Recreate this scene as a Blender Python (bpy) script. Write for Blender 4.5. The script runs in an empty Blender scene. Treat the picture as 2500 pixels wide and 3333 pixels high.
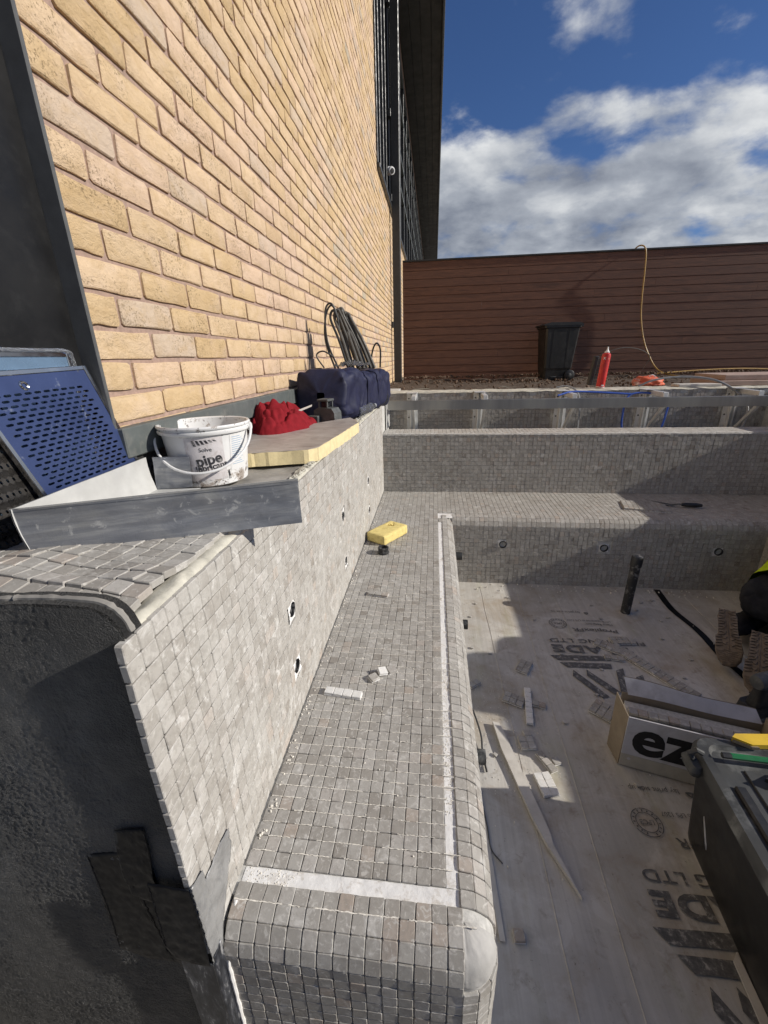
import bpy, bmesh, math, random
from mathutils import Vector, Matrix, Quaternion, noise as mnoise
random.seed(7)
R = math.radians
scene = bpy.context.scene
col = scene.collection

# ------------------------------------------------------------------ camera
CAM_R = Vector((0.99349447, 0.11127122, -0.02423725))
CAM_U = Vector((-0.01557277, 0.34357613, 0.9389957))
CAM_F = Vector((-0.11281054, 0.9325096, -0.34307379))
FPX = 1374.95
cam_data = bpy.data.cameras.new('camera')
cam = bpy.data.objects.new('camera', cam_data)
col.objects.link(cam)
m = Matrix.Identity(4)
for i in range(3):
    m[i][0], m[i][1], m[i][2] = CAM_R[i], CAM_U[i], -CAM_F[i]
cam.matrix_world = m
cam_data.sensor_fit = 'HORIZONTAL'
cam_data.sensor_width = 36.0
cam_data.lens = FPX / 2500 * 36.0
cam_data.clip_start = 0.01
cam_data.clip_end = 3000
scene.camera = cam

# ------------------------------------------------------------------ light
SUN_EL, SUN_AZ = R(28.4), R(-4.0)          # azimuth measured from +X
S = Vector((math.cos(SUN_EL) * math.cos(SUN_AZ), math.cos(SUN_EL) * math.sin(SUN_AZ), math.sin(SUN_EL)))
sun_data = bpy.data.lights.new('sun', 'SUN')
sun_data.energy = 4.6
sun_data.angle = R(0.53)
sun_data.color = (1.0, 0.94, 0.85)
sun = bpy.data.objects.new('sun', sun_data)
col.objects.link(sun)
sun.rotation_euler = S.to_track_quat('Z', 'Y').to_euler()
sun.location = (6, -2, 6)

scene.view_settings.view_transform = 'Standard'
scene.view_settings.look = 'None'
scene.view_settings.exposure = 0.0
scene.view_settings.gamma = 1.0
scene.view_settings.use_curve_mapping = False

world = bpy.data.worlds.new('World')
scene.world = world
world.use_nodes = True
wn, wl = world.node_tree.nodes, world.node_tree.links
wn.clear()


class NT:
    """small helper to write node trees tersely"""
    def __init__(self, tree):
        self.t, self.n, self.l = tree, tree.nodes, tree.links

    def node(self, typ, ins=None, **props):
        nd = self.n.new(typ)
        for k, v in props.items():
            setattr(nd, k, v)
        for k, v in (ins or {}).items():
            s = nd.inputs[k]
            if isinstance(v, bpy.types.NodeSocket):
                self.l.new(v, s)
            else:
                s.default_value = v
        return nd

    def math(self, op, a, b=None, c=None, clamp=False):
        nd = self.n.new('ShaderNodeMath')
        nd.operation, nd.use_clamp = op, clamp
        for i, v in enumerate((a, b, c)):
            if v is None:
                continue
            if isinstance(v, bpy.types.NodeSocket):
                self.l.new(v, nd.inputs[i])
            else:
                nd.inputs[i].default_value = v
        return nd.outputs[0]

    def noise(self, vec, scale, detail=4, rough=0.55, dist=0.0):
        nd = self.node('ShaderNodeTexNoise', {'Scale': scale, 'Detail': detail, 'Roughness': rough, 'Distortion': dist})
        if vec is not None:
            self.l.new(vec, nd.inputs['Vector'])
        return nd.outputs['Fac']

    def ramp(self, fac, stops, interp='LINEAR'):
        nd = self.n.new('ShaderNodeValToRGB')
        nd.color_ramp.interpolation = interp
        el = nd.color_ramp.elements
        while len(el) < len(stops):
            el.new(0.5)
        for e, (p, c) in zip(el, stops):
            e.position = p
            e.color = (c, c, c, 1) if isinstance(c, (int, float)) else (*c, 1)
        self.l.new(fac, nd.inputs[0])
        return nd.outputs[0]

    def mix(self, fac, a, b, blend='MIX'):
        nd = self.n.new('ShaderNodeMix')
        nd.data_type, nd.blend_type = 'RGBA', blend
        for s, v in ((nd.inputs[0], fac), (nd.inputs[6], a), (nd.inputs[7], b)):
            if isinstance(v, bpy.types.NodeSocket):
                self.l.new(v, s)
            elif isinstance(v, (int, float)):
                s.default_value = v if s.type == 'VALUE' else (v, v, v, 1)
            else:
                s.default_value = (*v, 1)
        return nd.outputs[2]

    def mapping(self, vec, loc=(0, 0, 0), rot=(0, 0, 0), scale=(1, 1, 1)):
        return self.node('ShaderNodeMapping', {'Vector': vec, 'Location': loc, 'Rotation': rot, 'Scale': scale}).outputs[0]


W = NT(world.node_tree)
sky = W.node('ShaderNodeTexSky', sky_type='NISHITA', sun_disc=False, sun_elevation=SUN_EL,
             sun_rotation=math.pi / 2 - SUN_AZ, altitude=200, air_density=1.0, dust_density=0.1, ozone_density=5.0)
sky_bg = W.node('ShaderNodeBackground', {'Color': W.mix(1.0, sky.outputs[0], (0.78, 0.90, 1.16), 'MULTIPLY'), 'Strength': 0.07})
tc = W.node('ShaderNodeTexCoord')
sep = W.node('ShaderNodeSeparateXYZ', {0: tc.outputs['Generated']})
zc = W.math('MAXIMUM', sep.outputs[2], 0.0)
den = W.math('ADD', zc, 0.42)
u = W.math('DIVIDE', sep.outputs[0], den)
v = W.math('DIVIDE', sep.outputs[1], den)
flat = W.node('ShaderNodeCombineXYZ', {0: u, 1: v, 2: 0.0}).outputs[0]
base_vec = W.mapping(flat, loc=(4.4, 1.1, 2.4), rot=(0, 0, R(24)), scale=(1.0, 1.25, 1))
lit_vec = W.mapping(flat, loc=(4.4 + 0.10, 1.1 - 0.19, 2.4), rot=(0, 0, R(24)), scale=(1.0, 1.25, 1))
def cloud_density(vec):
    big = W.noise(vec, 1.9, 2, 0.5)
    fine = W.noise(vec, 4.6, 9, 0.55, 0.12)
    return W.math('ADD', W.math('MULTIPLY', big, 0.55), W.math('MULTIPLY', fine, 0.45))
cover = W.ramp(zc, [(0.0, 0.16), (0.27, 0.155), (0.325, 0.10), (0.385, 0.018), (0.44, 0.0), (1.0, 0.0)])
d0 = cloud_density(base_vec)
d1 = cloud_density(lit_vec)
low = W.math('ADD', d0, W.math('MULTIPLY', cover, 1.0))
mask = W.node('ShaderNodeMapRange', {0: low, 1: 0.55, 2: 0.65}, interpolation_type='SMOOTHSTEP').outputs[0]
shade = W.math('SUBTRACT', d0, d1)
thick = W.node('ShaderNodeMapRange', {0: low, 1: 0.56, 2: 0.72}).outputs[0]
bright = W.math('SUBTRACT', W.math('ADD', W.math('MULTIPLY', shade, 4.5), 0.62), W.math('MULTIPLY', thick, 0.38), clamp=True)
ccol = W.ramp(bright, [(0.0, (0.21, 0.235, 0.29)), (0.42, (0.40, 0.43, 0.48)), (0.75, (0.66, 0.68, 0.70)), (1.0, (0.86, 0.87, 0.87))])
cloud_bg = W.node('ShaderNodeBackground', {'Color': ccol, 'Strength': 1.0})
wmix = W.node('ShaderNodeMixShader', {0: W.math('MULTIPLY', mask, 0.96), 1: sky_bg.outputs[0], 2: cloud_bg.outputs[0]})
wout = W.node('ShaderNodeOutputWorld', {0: wmix.outputs[0]})

# ------------------------------------------------------------------ materials
MATS = {}
def material(name, fn):
    mt = bpy.data.materials.new(name)
    mt.use_nodes = True
    mt.node_tree.nodes.clear()
    N = NT(mt.node_tree)
    bs = N.node('ShaderNodeBsdfPrincipled')
    N.node('ShaderNodeOutputMaterial', {0: bs.outputs[0]})
    fn(N, bs.inputs)
    MATS[name] = mt
    return mt

def pos(N):
    return N.node('ShaderNodeNewGeometry').outputs['Position']

def objc(N):
    return N.node('ShaderNodeTexCoord').outputs['Object']

def setin(N, sock, v):
    if isinstance(v, bpy.types.NodeSocket):
        N.l.new(v, sock)
    elif isinstance(v, tuple) and len(v) == 3:
        sock.default_value = (*v, 1)
    else:
        sock.default_value = v

def bump(N, I, h, strength=0.5, dist=0.002):
    b = N.node('ShaderNodeBump', {'Height': h, 'Strength': strength, 'Distance': dist})
    N.l.new(b.outputs[0], I['Normal'])

def plain(name, c, rough=0.5, metal=0.0, var=0.18, scale=30, bmp=0.15, spec=0.5, dirt=None, dirt_amt=0.5, dirt_scale=9, coord=pos, bscale=None):
    """paint / plastic / metal with grain, uneven tone, optional dirt colour"""
    def fn(N, I):
        p = coord(N)
        n = N.noise(p, scale, 6, 0.6)
        lo = tuple(x * (1 - var) for x in c)
        hi = tuple(min(1, x * (1 + var)) for x in c)
        cc = N.ramp(n, [(0.3, lo), (0.7, hi)])
        if dirt:
            dn = N.noise(p, dirt_scale, 8, 0.68, 0.4)
            f = N.ramp(dn, [(0.52, 0.0), (0.68, dirt_amt)])
            cc = N.mix(f, cc, dirt)
        setin(N, I['Base Color'], cc)
        rr = N.ramp(N.noise(p, scale * 1.7, 4), [(0.3, max(0.02, rough - 0.1)), (0.7, min(1, rough + 0.1))])
        setin(N, I['Roughness'], rr)
        setin(N, I['Metallic'], metal)
        setin(N, I['Specular IOR Level'], spec)
        bump(N, I, N.noise(p, bscale or scale * 4, 5), bmp, 0.001)
    return material(name, fn)

def tint_attr(N):
    return N.node('ShaderNodeAttribute', attribute_name='tint').outputs['Fac']

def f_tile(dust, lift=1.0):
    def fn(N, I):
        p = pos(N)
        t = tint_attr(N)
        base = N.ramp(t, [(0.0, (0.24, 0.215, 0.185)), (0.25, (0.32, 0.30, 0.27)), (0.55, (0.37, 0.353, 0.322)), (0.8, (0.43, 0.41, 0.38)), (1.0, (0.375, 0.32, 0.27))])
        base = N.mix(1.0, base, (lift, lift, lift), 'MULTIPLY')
        mott = N.noise(p, 70, 6, 0.62, 0.6)
        base = N.mix(N.ramp(mott, [(0.38, 0.40), (0.54, 0.0)]), base, (0.245, 0.225, 0.20))
        vein = N.noise(p, 62, 5, 0.6, 1.5)
        base = N.mix(N.ramp(vein, [(0.56, 0.0), (0.66, 0.75)]), base, (0.56, 0.54, 0.50))
        pit = N.noise(p, 260, 3, 0.6)
        base = N.mix(N.ramp(pit, [(0.30, 0.45), (0.36, 0.0)]), base, (0.15, 0.135, 0.115))
        dn = N.noise(p, 5.5, 7, 0.65, 0.3)
        d = N.ramp(dn, [(0.46, 0.0), (0.74, dust * 0.55)])
        base = N.mix(d, base, (0.54, 0.53, 0.495))
        smear = N.noise(p, 24, 6, 0.7, 0.8)
        base = N.mix(N.ramp(smear, [(0.56, 0.0), (0.70, dust)]), base, (0.68, 0.665, 0.63))
        setin(N, I['Base Color'], base)
        setin(N, I['Roughness'], N.ramp(mott, [(0.3, 0.5), (0.7, 0.8)]))
        setin(N, I['Specular IOR Level'], 0.35)
        h = N.math('ADD', N.noise(p, 140, 5, 0.65), N.math('MULTIPLY', N.noise(p, 45, 4), 1.5))
        bump(N, I, h, 0.28, 0.0012)
    return fn
material('tile_stone', f_tile(0.55))
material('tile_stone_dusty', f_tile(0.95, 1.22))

def f_brick(N, I):
    p = pos(N)
    t = tint_attr(N)
    base = N.ramp(t, [(0.0, (0.57, 0.41, 0.225)), (0.25, (0.63, 0.465, 0.275)), (0.5, (0.69, 0.52, 0.335)), (0.7, (0.69, 0.51, 0.36)), (0.84, (0.60, 0.47, 0.35)), (1.0, (0.47, 0.42, 0.33))])
    q = N.mapping(p, scale=(1, 1, 1.6))
    n1 = N.noise(q, 14, 7, 0.68, 0.6)
    base = N.mix(N.ramp(n1, [(0.44, 0.0), (0.70, 0.55)]), base, (0.49, 0.335, 0.165))
    n2 = N.noise(q, 9, 5, 0.6, 0.2)
    base = N.mix(N.ramp(n2, [(0.52, 0.0), (0.70, 0.5)]), base, (0.70, 0.54, 0.40))
    n3 = N.noise(p, 1.1, 3, 0.5)
    base = N.mix(N.ramp(n3, [(0.5, 0.0), (0.68, 0.18)]), base, (0.66, 0.48, 0.42))
    pit = N.noise(p, 150, 3, 0.7)
    pm = N.ramp(N.noise(p, 7, 3), [(0.48, 0.0), (0.62, 1.0)])
    pf = N.math('MULTIPLY', N.ramp(pit, [(0.56, 0.0), (0.65, 0.8)]), pm)
    base = N.mix(pf, base, (0.24, 0.165, 0.09))
    setin(N, I['Base Color'], base)
    setin(N, I['Roughness'], 0.9)
    setin(N, I['Specular IOR Level'], 0.2)
    crease = N.noise(q, 34, 8, 0.7, 2.2)
    h = N.math('ADD', N.math('MULTIPLY', crease, 1.6), N.math('MULTIPLY', N.noise(p, 190, 4, 0.7), 0.5))
    h = N.math('SUBTRACT', h, N.math('MULTIPLY', pf, 0.5))
    bump(N, I, h, 0.75, 0.005)
material('brick_clay', f_brick)
plain('mortar', (0.35, 0.25, 0.205), 0.95, var=0.2, scale=60, bmp=0.7, spec=0.15, bscale=220)
plain('cream_mortar', (0.50, 0.48, 0.41), 0.95, var=0.22, scale=26, bmp=0.9, spec=0.15, dirt=(0.30, 0.29, 0.25), dirt_scale=40, bscale=110)
plain('grout', (0.52, 0.51, 0.48), 0.95, var=0.25, scale=70, bmp=0.8, spec=0.1, bscale=260)
plain('white_plaster', (0.80, 0.79, 0.77), 0.9, var=0.10, scale=30, bmp=0.8, spec=0.2, dirt=(0.46, 0.41, 0.34), dirt_amt=0.85, dirt_scale=30, bscale=150)
plain('adhesive_crumbs', (0.76, 0.72, 0.64), 0.95, var=0.25, scale=80, bmp=0.6, spec=0.1, bscale=200)
plain('concrete', (0.30, 0.285, 0.26), 0.92, var=0.25, scale=14, bmp=0.6, spec=0.2, dirt=(0.16, 0.15, 0.135), dirt_scale=7, bscale=120)
plain('grey_plaster', (0.42, 0.41, 0.39), 0.9, var=0.12, scale=22, bmp=0.5, spec=0.2, dirt=(0.62, 0.60, 0.56), dirt_scale=18, bscale=130)

def f_black_render(N, I):
    p = pos(N)
    n = N.noise(p, 7, 6, 0.6)
    setin(N, I['Base Color'], N.ramp(n, [(0.3, (0.075, 0.074, 0.071)), (0.6, (0.102, 0.100, 0.096)), (0.8, (0.135, 0.132, 0.126))]))
    setin(N, I['Roughness'], N.ramp(N.noise(p, 30, 4), [(0.3, 0.36), (0.7, 0.6)]))
    patch = N.ramp(N.noise(p, 4.5, 3, 0.5, 0.5), [(0.38, 0.25), (0.6, 1.0)])
    grit = N.math('MULTIPLY', N.math('ADD', N.noise(p, 300, 4, 0.75), N.math('MULTIPLY', N.noise(p, 110, 3, 0.7), 1.4)), patch)
    drag = N.noise(N.mapping(p, rot=(0, R(35), 0), scale=(60, 60, 12)), 1.6, 4, 0.6, 0.8)
    h = N.math('ADD', N.math('MULTIPLY', grit, 1.4), N.math('ADD', N.math('MULTIPLY', drag, 0.35), N.math('MULTIPLY', N.noise(p, 13, 4), 1.3)))
    bump(N, I, h, 1.0, 0.017)
material('black_render', f_black_render)
plain('charcoal_metal', (0.032, 0.033, 0.034), 0.42, var=0.18, scale=12, bmp=0.06, dirt=(0.07, 0.07, 0.068), dirt_amt=0.35, dirt_scale=30)
plain('grey_trim', (0.105, 0.118, 0.115), 0.5, var=0.15, scale=18, bmp=0.08, dirt=(0.24, 0.23, 0.21), dirt_amt=0.4, dirt_scale=22)
plain('door_black', (0.010, 0.010, 0.0105), 0.45, var=0.15, scale=9, bmp=0.04, spec=0.35, dirt=(0.03, 0.03, 0.03), dirt_amt=0.3, dirt_scale=20)
plain('jamb_grey', (0.10, 0.102, 0.102), 0.5, var=0.15, scale=25, bmp=0.1)
plain('soffit_metal', (0.028, 0.028, 0.028), 0.55, var=0.1, scale=3, bmp=0.05)
plain('fascia_metal', (0.20, 0.22, 0.25), 0.3, metal=0.3, var=0.1, scale=5, bmp=0.05)
def f_galv(N, I):
    p = pos(N)
    st_ = N.noise(N.mapping(p, scale=(5, 5, 60)), 1.0, 6, 0.65, 0.5)
    sp_ = N.noise(p, 38, 6, 0.7, 0.6)
    big = N.noise(N.mapping(p, scale=(9, 9, 26)), 1.0, 5, 0.6, 0.8)
    c = N.ramp(big, [(0.3, (0.22, 0.235, 0.265)), (0.5, (0.34, 0.35, 0.37)), (0.72, (0.47, 0.47, 0.46))])
    c = N.mix(N.ramp(st_, [(0.45, 0.55), (0.6, 0.0)]), c, (0.17, 0.18, 0.205))
    c = N.mix(N.ramp(sp_, [(0.60, 0.0), (0.68, 0.7)]), c, (0.62, 0.62, 0.60))
    setin(N, I['Base Color'], c)
    setin(N, I['Metallic'], 0.65)
    setin(N, I['Roughness'], N.ramp(sp_, [(0.3, 0.32), (0.7, 0.55)]))
    bump(N, I, N.math('ADD', sp_, big), 0.3, 0.002)
material('galvanised', f_galv)
plain('pale_zinc', (0.54, 0.54, 0.52), 0.6, metal=0.15, var=0.1, scale=20, bmp=0.15, dirt=(0.5, 0.5, 0.5), dirt_amt=0.35, dirt_scale=12)
plain('aluminium', (0.74, 0.74, 0.72), 0.42, metal=0.45, var=0.08, scale=22, bmp=0.1, dirt=(0.45, 0.44, 0.41), dirt_amt=0.35, dirt_scale=14)
def f_strip(N, I):
    p = pos(N)
    n = N.noise(N.mapping(p, scale=(2.2, 1, 0.2)), 2.2, 5, 0.6)
    setin(N, I['Base Color'], N.ramp(n, [(0.3, (0.21, 0.21, 0.215)), (0.55, (0.34, 0.335, 0.32)), (0.75, (0.44, 0.43, 0.38))]))
    setin(N, I['Metallic'], 0.75)
    setin(N, I['Roughness'], N.ramp(n, [(0.3, 0.30), (0.7, 0.42)]))
    bump(N, I, N.noise(N.mapping(p, scale=(8, 1, 400)), 1.0, 3), 0.1, 0.001)
material('steel_strip', f_strip)
plain('polished_steel', (0.62, 0.62, 0.62), 0.18, metal=1.0, var=0.06, scale=15, bmp=0.04)
def f_film(N, I):
    p = pos(N)
    n = N.noise(p, 9, 4)
    wear = N.ramp(N.noise(p, 22, 7, 0.7, 0.4), [(0.62, 0.0), (0.74, 0.6)])
    setin(N, I['Base Color'], N.mix(wear, N.ramp(n, [(0.3, (0.042, 0.062, 0.155)), (0.7, (0.062, 0.09, 0.21))]), (0.5, 0.55, 0.62)))
    setin(N, I['Roughness'], 0.28)
    setin(N, I['Metallic'], 0.35)
    bump(N, I, N.noise(p, 40, 4), 0.08, 0.001)
material('blue_film', f_film)
plain('brown_steel', (0.16, 0.15, 0.14), 0.3, metal=0.8, var=0.2, scale=20, bmp=0.08)
plain('film_reflect', (0.20, 0.31, 0.45), 0.25, metal=0.5, var=0.15, scale=12, bmp=0.04)

def f_board(N, I):
    p = pos(N)
    t = tint_attr(N)
    off = N.node('ShaderNodeCombineXYZ', {0: N.math('MULTIPLY', t, 40.0), 1: 0.0, 2: N.math('MULTIPLY', t, 17.0)}).outputs[0]
    q = N.node('ShaderNodeVectorMath', {0: p, 1: off}, operation='ADD').outputs[0]
    g = N.noise(N.mapping(q, scale=(0.8, 1, 9)), 2.4, 7, 0.62, 1.2)
    fine = N.noise(N.mapping(q, scale=(6, 1, 160)), 1.0, 4, 0.6)
    c1 = N.ramp(g, [(0.28, (0.080, 0.036, 0.021)), (0.45, (0.155, 0.068, 0.038)), (0.62, (0.20, 0.090, 0.050)), (0.8, (0.115, 0.052, 0.031))])
    c1 = N.mix(N.ramp(fine, [(0.4, 0.45), (0.6, 0.0)]), c1, (0.030, 0.015, 0.012))
    c1 = N.mix(N.math('MULTIPLY', t, 0.35), c1, (0.12, 0.06, 0.042))
    setin(N, I['Base Color'], c1)
    setin(N, I['Roughness'], 0.62)
    bump(N, I, fine, 0.25, 0.002)
material('cladding_board', f_board)

def f_floor(N, I):
    p = pos(N)
    streak = N.noise(N.mapping(p, rot=(0, 0, R(3)), scale=(75, 1.4, 1)), 1.0, 5, 0.6, 0.3)
    n = N.noise(p, 2.6, 7, 0.62, 0.3)
    c = N.ramp(n, [(0.3, (0.40, 0.378, 0.335)), (0.5, (0.50, 0.475, 0.43)), (0.7, (0.60, 0.578, 0.53))])
    c = N.mix(N.ramp(streak, [(0.40, 0.22), (0.54, 0.0)]), c, (0.30, 0.285, 0.255))
    c = N.mix(N.ramp(streak, [(0.60, 0.0), (0.74, 0.28)]), c, (0.66, 0.65, 0.62))
    foot = N.noise(p, 9, 7, 0.66, 0.9)
    c = N.mix(N.ramp(foot, [(0.55, 0.0), (0.66, 0.4)]), c, (0.66, 0.64, 0.60))
    brown = N.noise(p, 3.6, 8, 0.7, 0.5)
    c = N.mix(N.ramp(brown, [(0.50, 0.0), (0.66, 0.62)]), c, (0.33, 0.26, 0.18))
    fine_dirt = N.noise(p, 17, 8, 0.72, 0.4)
    c = N.mix(N.ramp(fine_dirt, [(0.56, 0.0), (0.68, 0.5)]), c, (0.24, 0.19, 0.14))
    yel = N.noise(N.mapping(p, scale=(5, 1.2, 1)), 1.6, 5, 0.6, 0.2)
    c = N.mix(N.ramp(yel, [(0.58, 0.0), (0.72, 0.30)]), c, (0.36, 0.36, 0.20))
    spot = N.noise(p, 60, 4, 0.7)
    c = N.mix(N.ramp(spot, [(0.66, 0.0), (0.72, 0.6)]), c, (0.12, 0.10, 0.085))
    setin(N, I['Base Color'], c)
    setin(N, I['Roughness'], N.ramp(n, [(0.3, 0.5), (0.7, 0.75)]))
    setin(N, I['Specular IOR Level'], 0.35)
    bump(N, I, N.math('ADD', streak, N.math('MULTIPLY', N.noise(p, 90, 5), 0.5)), 0.4, 0.002)
material('floor_sheet', f_floor)
def f_print(N, I):
    p = pos(N)
    n = N.noise(p, 55, 7, 0.7, 0.3)
    setin(N, I['Base Color'], N.ramp(n, [(0.40, (0.085, 0.084, 0.082)), (0.54, (0.14, 0.136, 0.13)), (0.66, (0.40, 0.385, 0.355))]))
    setin(N, I['Roughness'], 0.6)
material('floor_print', f_print)
def f_soil(N, I):
    p = pos(N)
    n = N.noise(p, 22, 8, 0.7)
    setin(N, I['Base Color'], N.ramp(n, [(0.3, (0.035, 0.025, 0.018)), (0.5, (0.085, 0.06, 0.042)), (0.68, (0.17, 0.12, 0.085)), (0.8, (0.32, 0.27, 0.22))]))
    setin(N, I['Roughness'], 0.95)
    bump(N, I, N.noise(p, 45, 7, 0.7), 1.0, 0.02)
material('soil', f_soil)
plain('clod', (0.115, 0.075, 0.05), 0.95, var=0.5, scale=25, bmp=0.9, bscale=70)
plain('far_ground', (0.16, 0.15, 0.12), 0.95, var=0.25, scale=1.5, bmp=0.3)

def f_bucket(N, I):
    p = objc(N)
    c = N.ramp(N.noise(p, 8, 5), [(0.3, (0.72, 0.72, 0.71)), (0.7, (0.80, 0.80, 0.79))])
    d = N.noise(p, 13, 8, 0.72, 0.4)
    sp = N.node('ShaderNodeSeparateXYZ', {0: p}).outputs[2]
    lowf = N.ramp(sp, [(0.0, 0.10), (0.06, 0.02), (0.13, 0.0), (0.165, 0.06)])
    c = N.mix(N.ramp(N.math('ADD', d, lowf), [(0.60, 0.0), (0.66, 0.8)]), c, (0.26, 0.20, 0.15))
    e = N.noise(p, 48, 6, 0.7)
    c = N.mix(N.ramp(N.math('ADD', e, N.math('MULTIPLY', lowf, 1.4)), [(0.66, 0.0), (0.70, 0.85)]), c, (0.10, 0.07, 0.055))
    setin(N, I['Base Color'], c)
    setin(N, I['Roughness'], 0.42)
    bump(N, I, e, 0.12, 0.001)
material('bucket_plastic', f_bucket)
plain('bucket_label', (0.66, 0.63, 0.63), 0.6, var=0.1, scale=60, bmp=0.1, dirt=(0.42, 0.36, 0.33), dirt_amt=0.6, dirt_scale=38, coord=objc)
plain('label_ink', (0.035, 0.035, 0.04), 0.6, var=0.3, scale=60, bmp=0.05, dirt=(0.5, 0.48, 0.46), dirt_amt=0.8, dirt_scale=70)
plain('label_blue', (0.30, 0.42, 0.55), 0.6, var=0.3, scale=60, bmp=0.05)
plain('foam_yellow', (0.76, 0.64, 0.37), 0.9, var=0.12, scale=40, bmp=0.8, spec=0.15, dirt=(0.74, 0.64, 0.40), dirt_scale=18, bscale=180)
plain('sponge_foam', (0.76, 0.62, 0.25), 0.9, var=0.1, scale=50, bmp=0.9, spec=0.1, dirt=(0.45, 0.33, 0.10), dirt_amt=0.5, dirt_scale=40, bscale=240)
def f_foil(N, I):
    p = pos(N)
    n = N.noise(p, 9, 6, 0.6, 0.8)
    c = N.ramp(n, [(0.3, (0.30, 0.27, 0.26)), (0.5, (0.42, 0.39, 0.37)), (0.7, (0.52, 0.50, 0.48))])
    sc = N.noise(N.mapping(p, rot=(0, 0, R(32)), scale=(9, 110, 1)), 1.0, 4, 0.6, 0.5)
    c = N.mix(N.ramp(sc, [(0.60, 0.0), (0.68, 0.7)]), c, (0.14, 0.11, 0.09))
    c = N.mix(N.ramp(N.noise(p, 12, 6, 0.7), [(0.56, 0.0), (0.7, 0.5)]), c, (0.33, 0.22, 0.16))
    setin(N, I['Base Color'], c)
    setin(N, I['Metallic'], 0.35)
    setin(N, I['Roughness'], 0.5)
    bump(N, I, N.math('ADD', sc, n), 0.5, 0.003)
material('foil_facing', f_foil)
plain('red_cloth', (0.21, 0.014, 0.020), 0.9, var=0.2, scale=40, bmp=0.4, spec=0.1, bscale=500)
plain('navy_fabric', (0.014, 0.016, 0.046), 0.55, var=0.25, scale=20, bmp=0.25, spec=0.4, dirt=(0.045, 0.048, 0.085), dirt_amt=0.5, dirt_scale=12, bscale=90)
plain('black_plastic', (0.016, 0.016, 0.017), 0.5, var=0.2, scale=25, bmp=0.15, dirt=(0.10, 0.10, 0.095), dirt_amt=0.35, dirt_scale=10)
plain('tile_back', (0.74, 0.73, 0.70), 0.92, var=0.12, scale=60, bmp=0.9, spec=0.1, dirt=(0.50, 0.46, 0.40), dirt_amt=0.6, dirt_scale=60, bscale=220)
plain('dusty_black', (0.022, 0.023, 0.023), 0.55, var=0.3, scale=20, bmp=0.2, dirt=(0.28, 0.28, 0.27), dirt_amt=0.75, dirt_scale=9)
plain('lid_plastic', (0.05, 0.052, 0.052), 0.6, var=0.3, scale=14, bmp=0.3, dirt=(0.26, 0.27, 0.265), dirt_amt=0.7, dirt_scale=7)
plain('pipe_black', (0.024, 0.024, 0.025), 0.5, var=0.3, scale=30, bmp=0.2, dirt=(0.34, 0.33, 0.31), dirt_amt=0.8, dirt_scale=24)
plain('hole_dark', (0.008, 0.008, 0.008), 0.8, var=0.2, scale=20, bmp=0.1)
plain('bin_plastic', (0.012, 0.012, 0.012), 0.45, var=0.2, scale=8, bmp=0.1, dirt=(0.05, 0.05, 0.048), dirt_amt=0.5, dirt_scale=5)
plain('cable_grey', (0.085, 0.08, 0.07), 0.6, var=0.25, scale=30, bmp=0.15, dirt=(0.2, 0.18, 0.15), dirt_scale=20)
plain('cable_black', (0.02, 0.02, 0.02), 0.5, var=0.2, scale=30, bmp=0.1)
plain('cable_pale', (0.26, 0.27, 0.28), 0.5, var=0.2, scale=30, bmp=0.1)
plain('hose_yellow', (0.44, 0.27, 0.07), 0.5, var=0.2, scale=20, bmp=0.1)
plain('pipe_blue', (0.03, 0.09, 0.42), 0.4, var=0.15, scale=20, bmp=0.05)
plain('can_red', (0.55, 0.02, 0.015), 0.35, var=0.12, scale=20, bmp=0.05, dirt=(0.30, 0.02, 0.015), dirt_scale=14)
plain('white_plastic', (0.75, 0.75, 0.74), 0.4, var=0.06, scale=20, bmp=0.05, dirt=(0.5, 0.48, 0.44), dirt_amt=0.4, dirt_scale=20)
plain('orange_sack', (0.62, 0.12, 0.05), 0.6, var=0.25, scale=20, bmp=0.3, dirt=(0.75, 0.70, 0.66), dirt_amt=0.9, dirt_scale=9)
plain('card_white', (0.56, 0.55, 0.58), 0.85, var=0.08, scale=20, bmp=0.2, spec=0.15, dirt=(0.30, 0.29, 0.29), dirt_scale=9)
plain('card_brown', (0.26, 0.215, 0.16), 0.9, var=0.12, scale=20, bmp=0.2, spec=0.1, dirt=(0.24, 0.18, 0.12), dirt_scale=12)
plain('card_pale', (0.47, 0.44, 0.38), 0.9, var=0.1, scale=20, bmp=0.2, spec=0.1, dirt=(0.36, 0.32, 0.26), dirt_scale=12)
plain('card_ink', (0.012, 0.012, 0.014), 0.7, var=0.2, scale=30, bmp=0.05)
plain('pine_batten', (0.56, 0.53, 0.48), 0.75, var=0.12, scale=16, bmp=0.2, dirt=(0.40, 0.37, 0.32), dirt_amt=0.5, dirt_scale=14)
plain('slab_stone', (0.36, 0.26, 0.215), 0.85, var=0.12, scale=12, bmp=0.3, dirt=(0.48, 0.42, 0.37), dirt_scale=8)
plain('gaffer_tape', (0.0045, 0.005, 0.007), 0.42, var=0.3, scale=30, bmp=0.06, spec=0.16, dirt=(0.03, 0.032, 0.035), dirt_amt=0.2, dirt_scale=7, bscale=120)
plain('silver_tape', (0.34, 0.34, 0.335), 0.36, metal=0.3, var=0.2, scale=20, bmp=0.4, dirt=(0.10, 0.105, 0.12), dirt_amt=0.6, dirt_scale=16, bscale=50)
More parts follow.
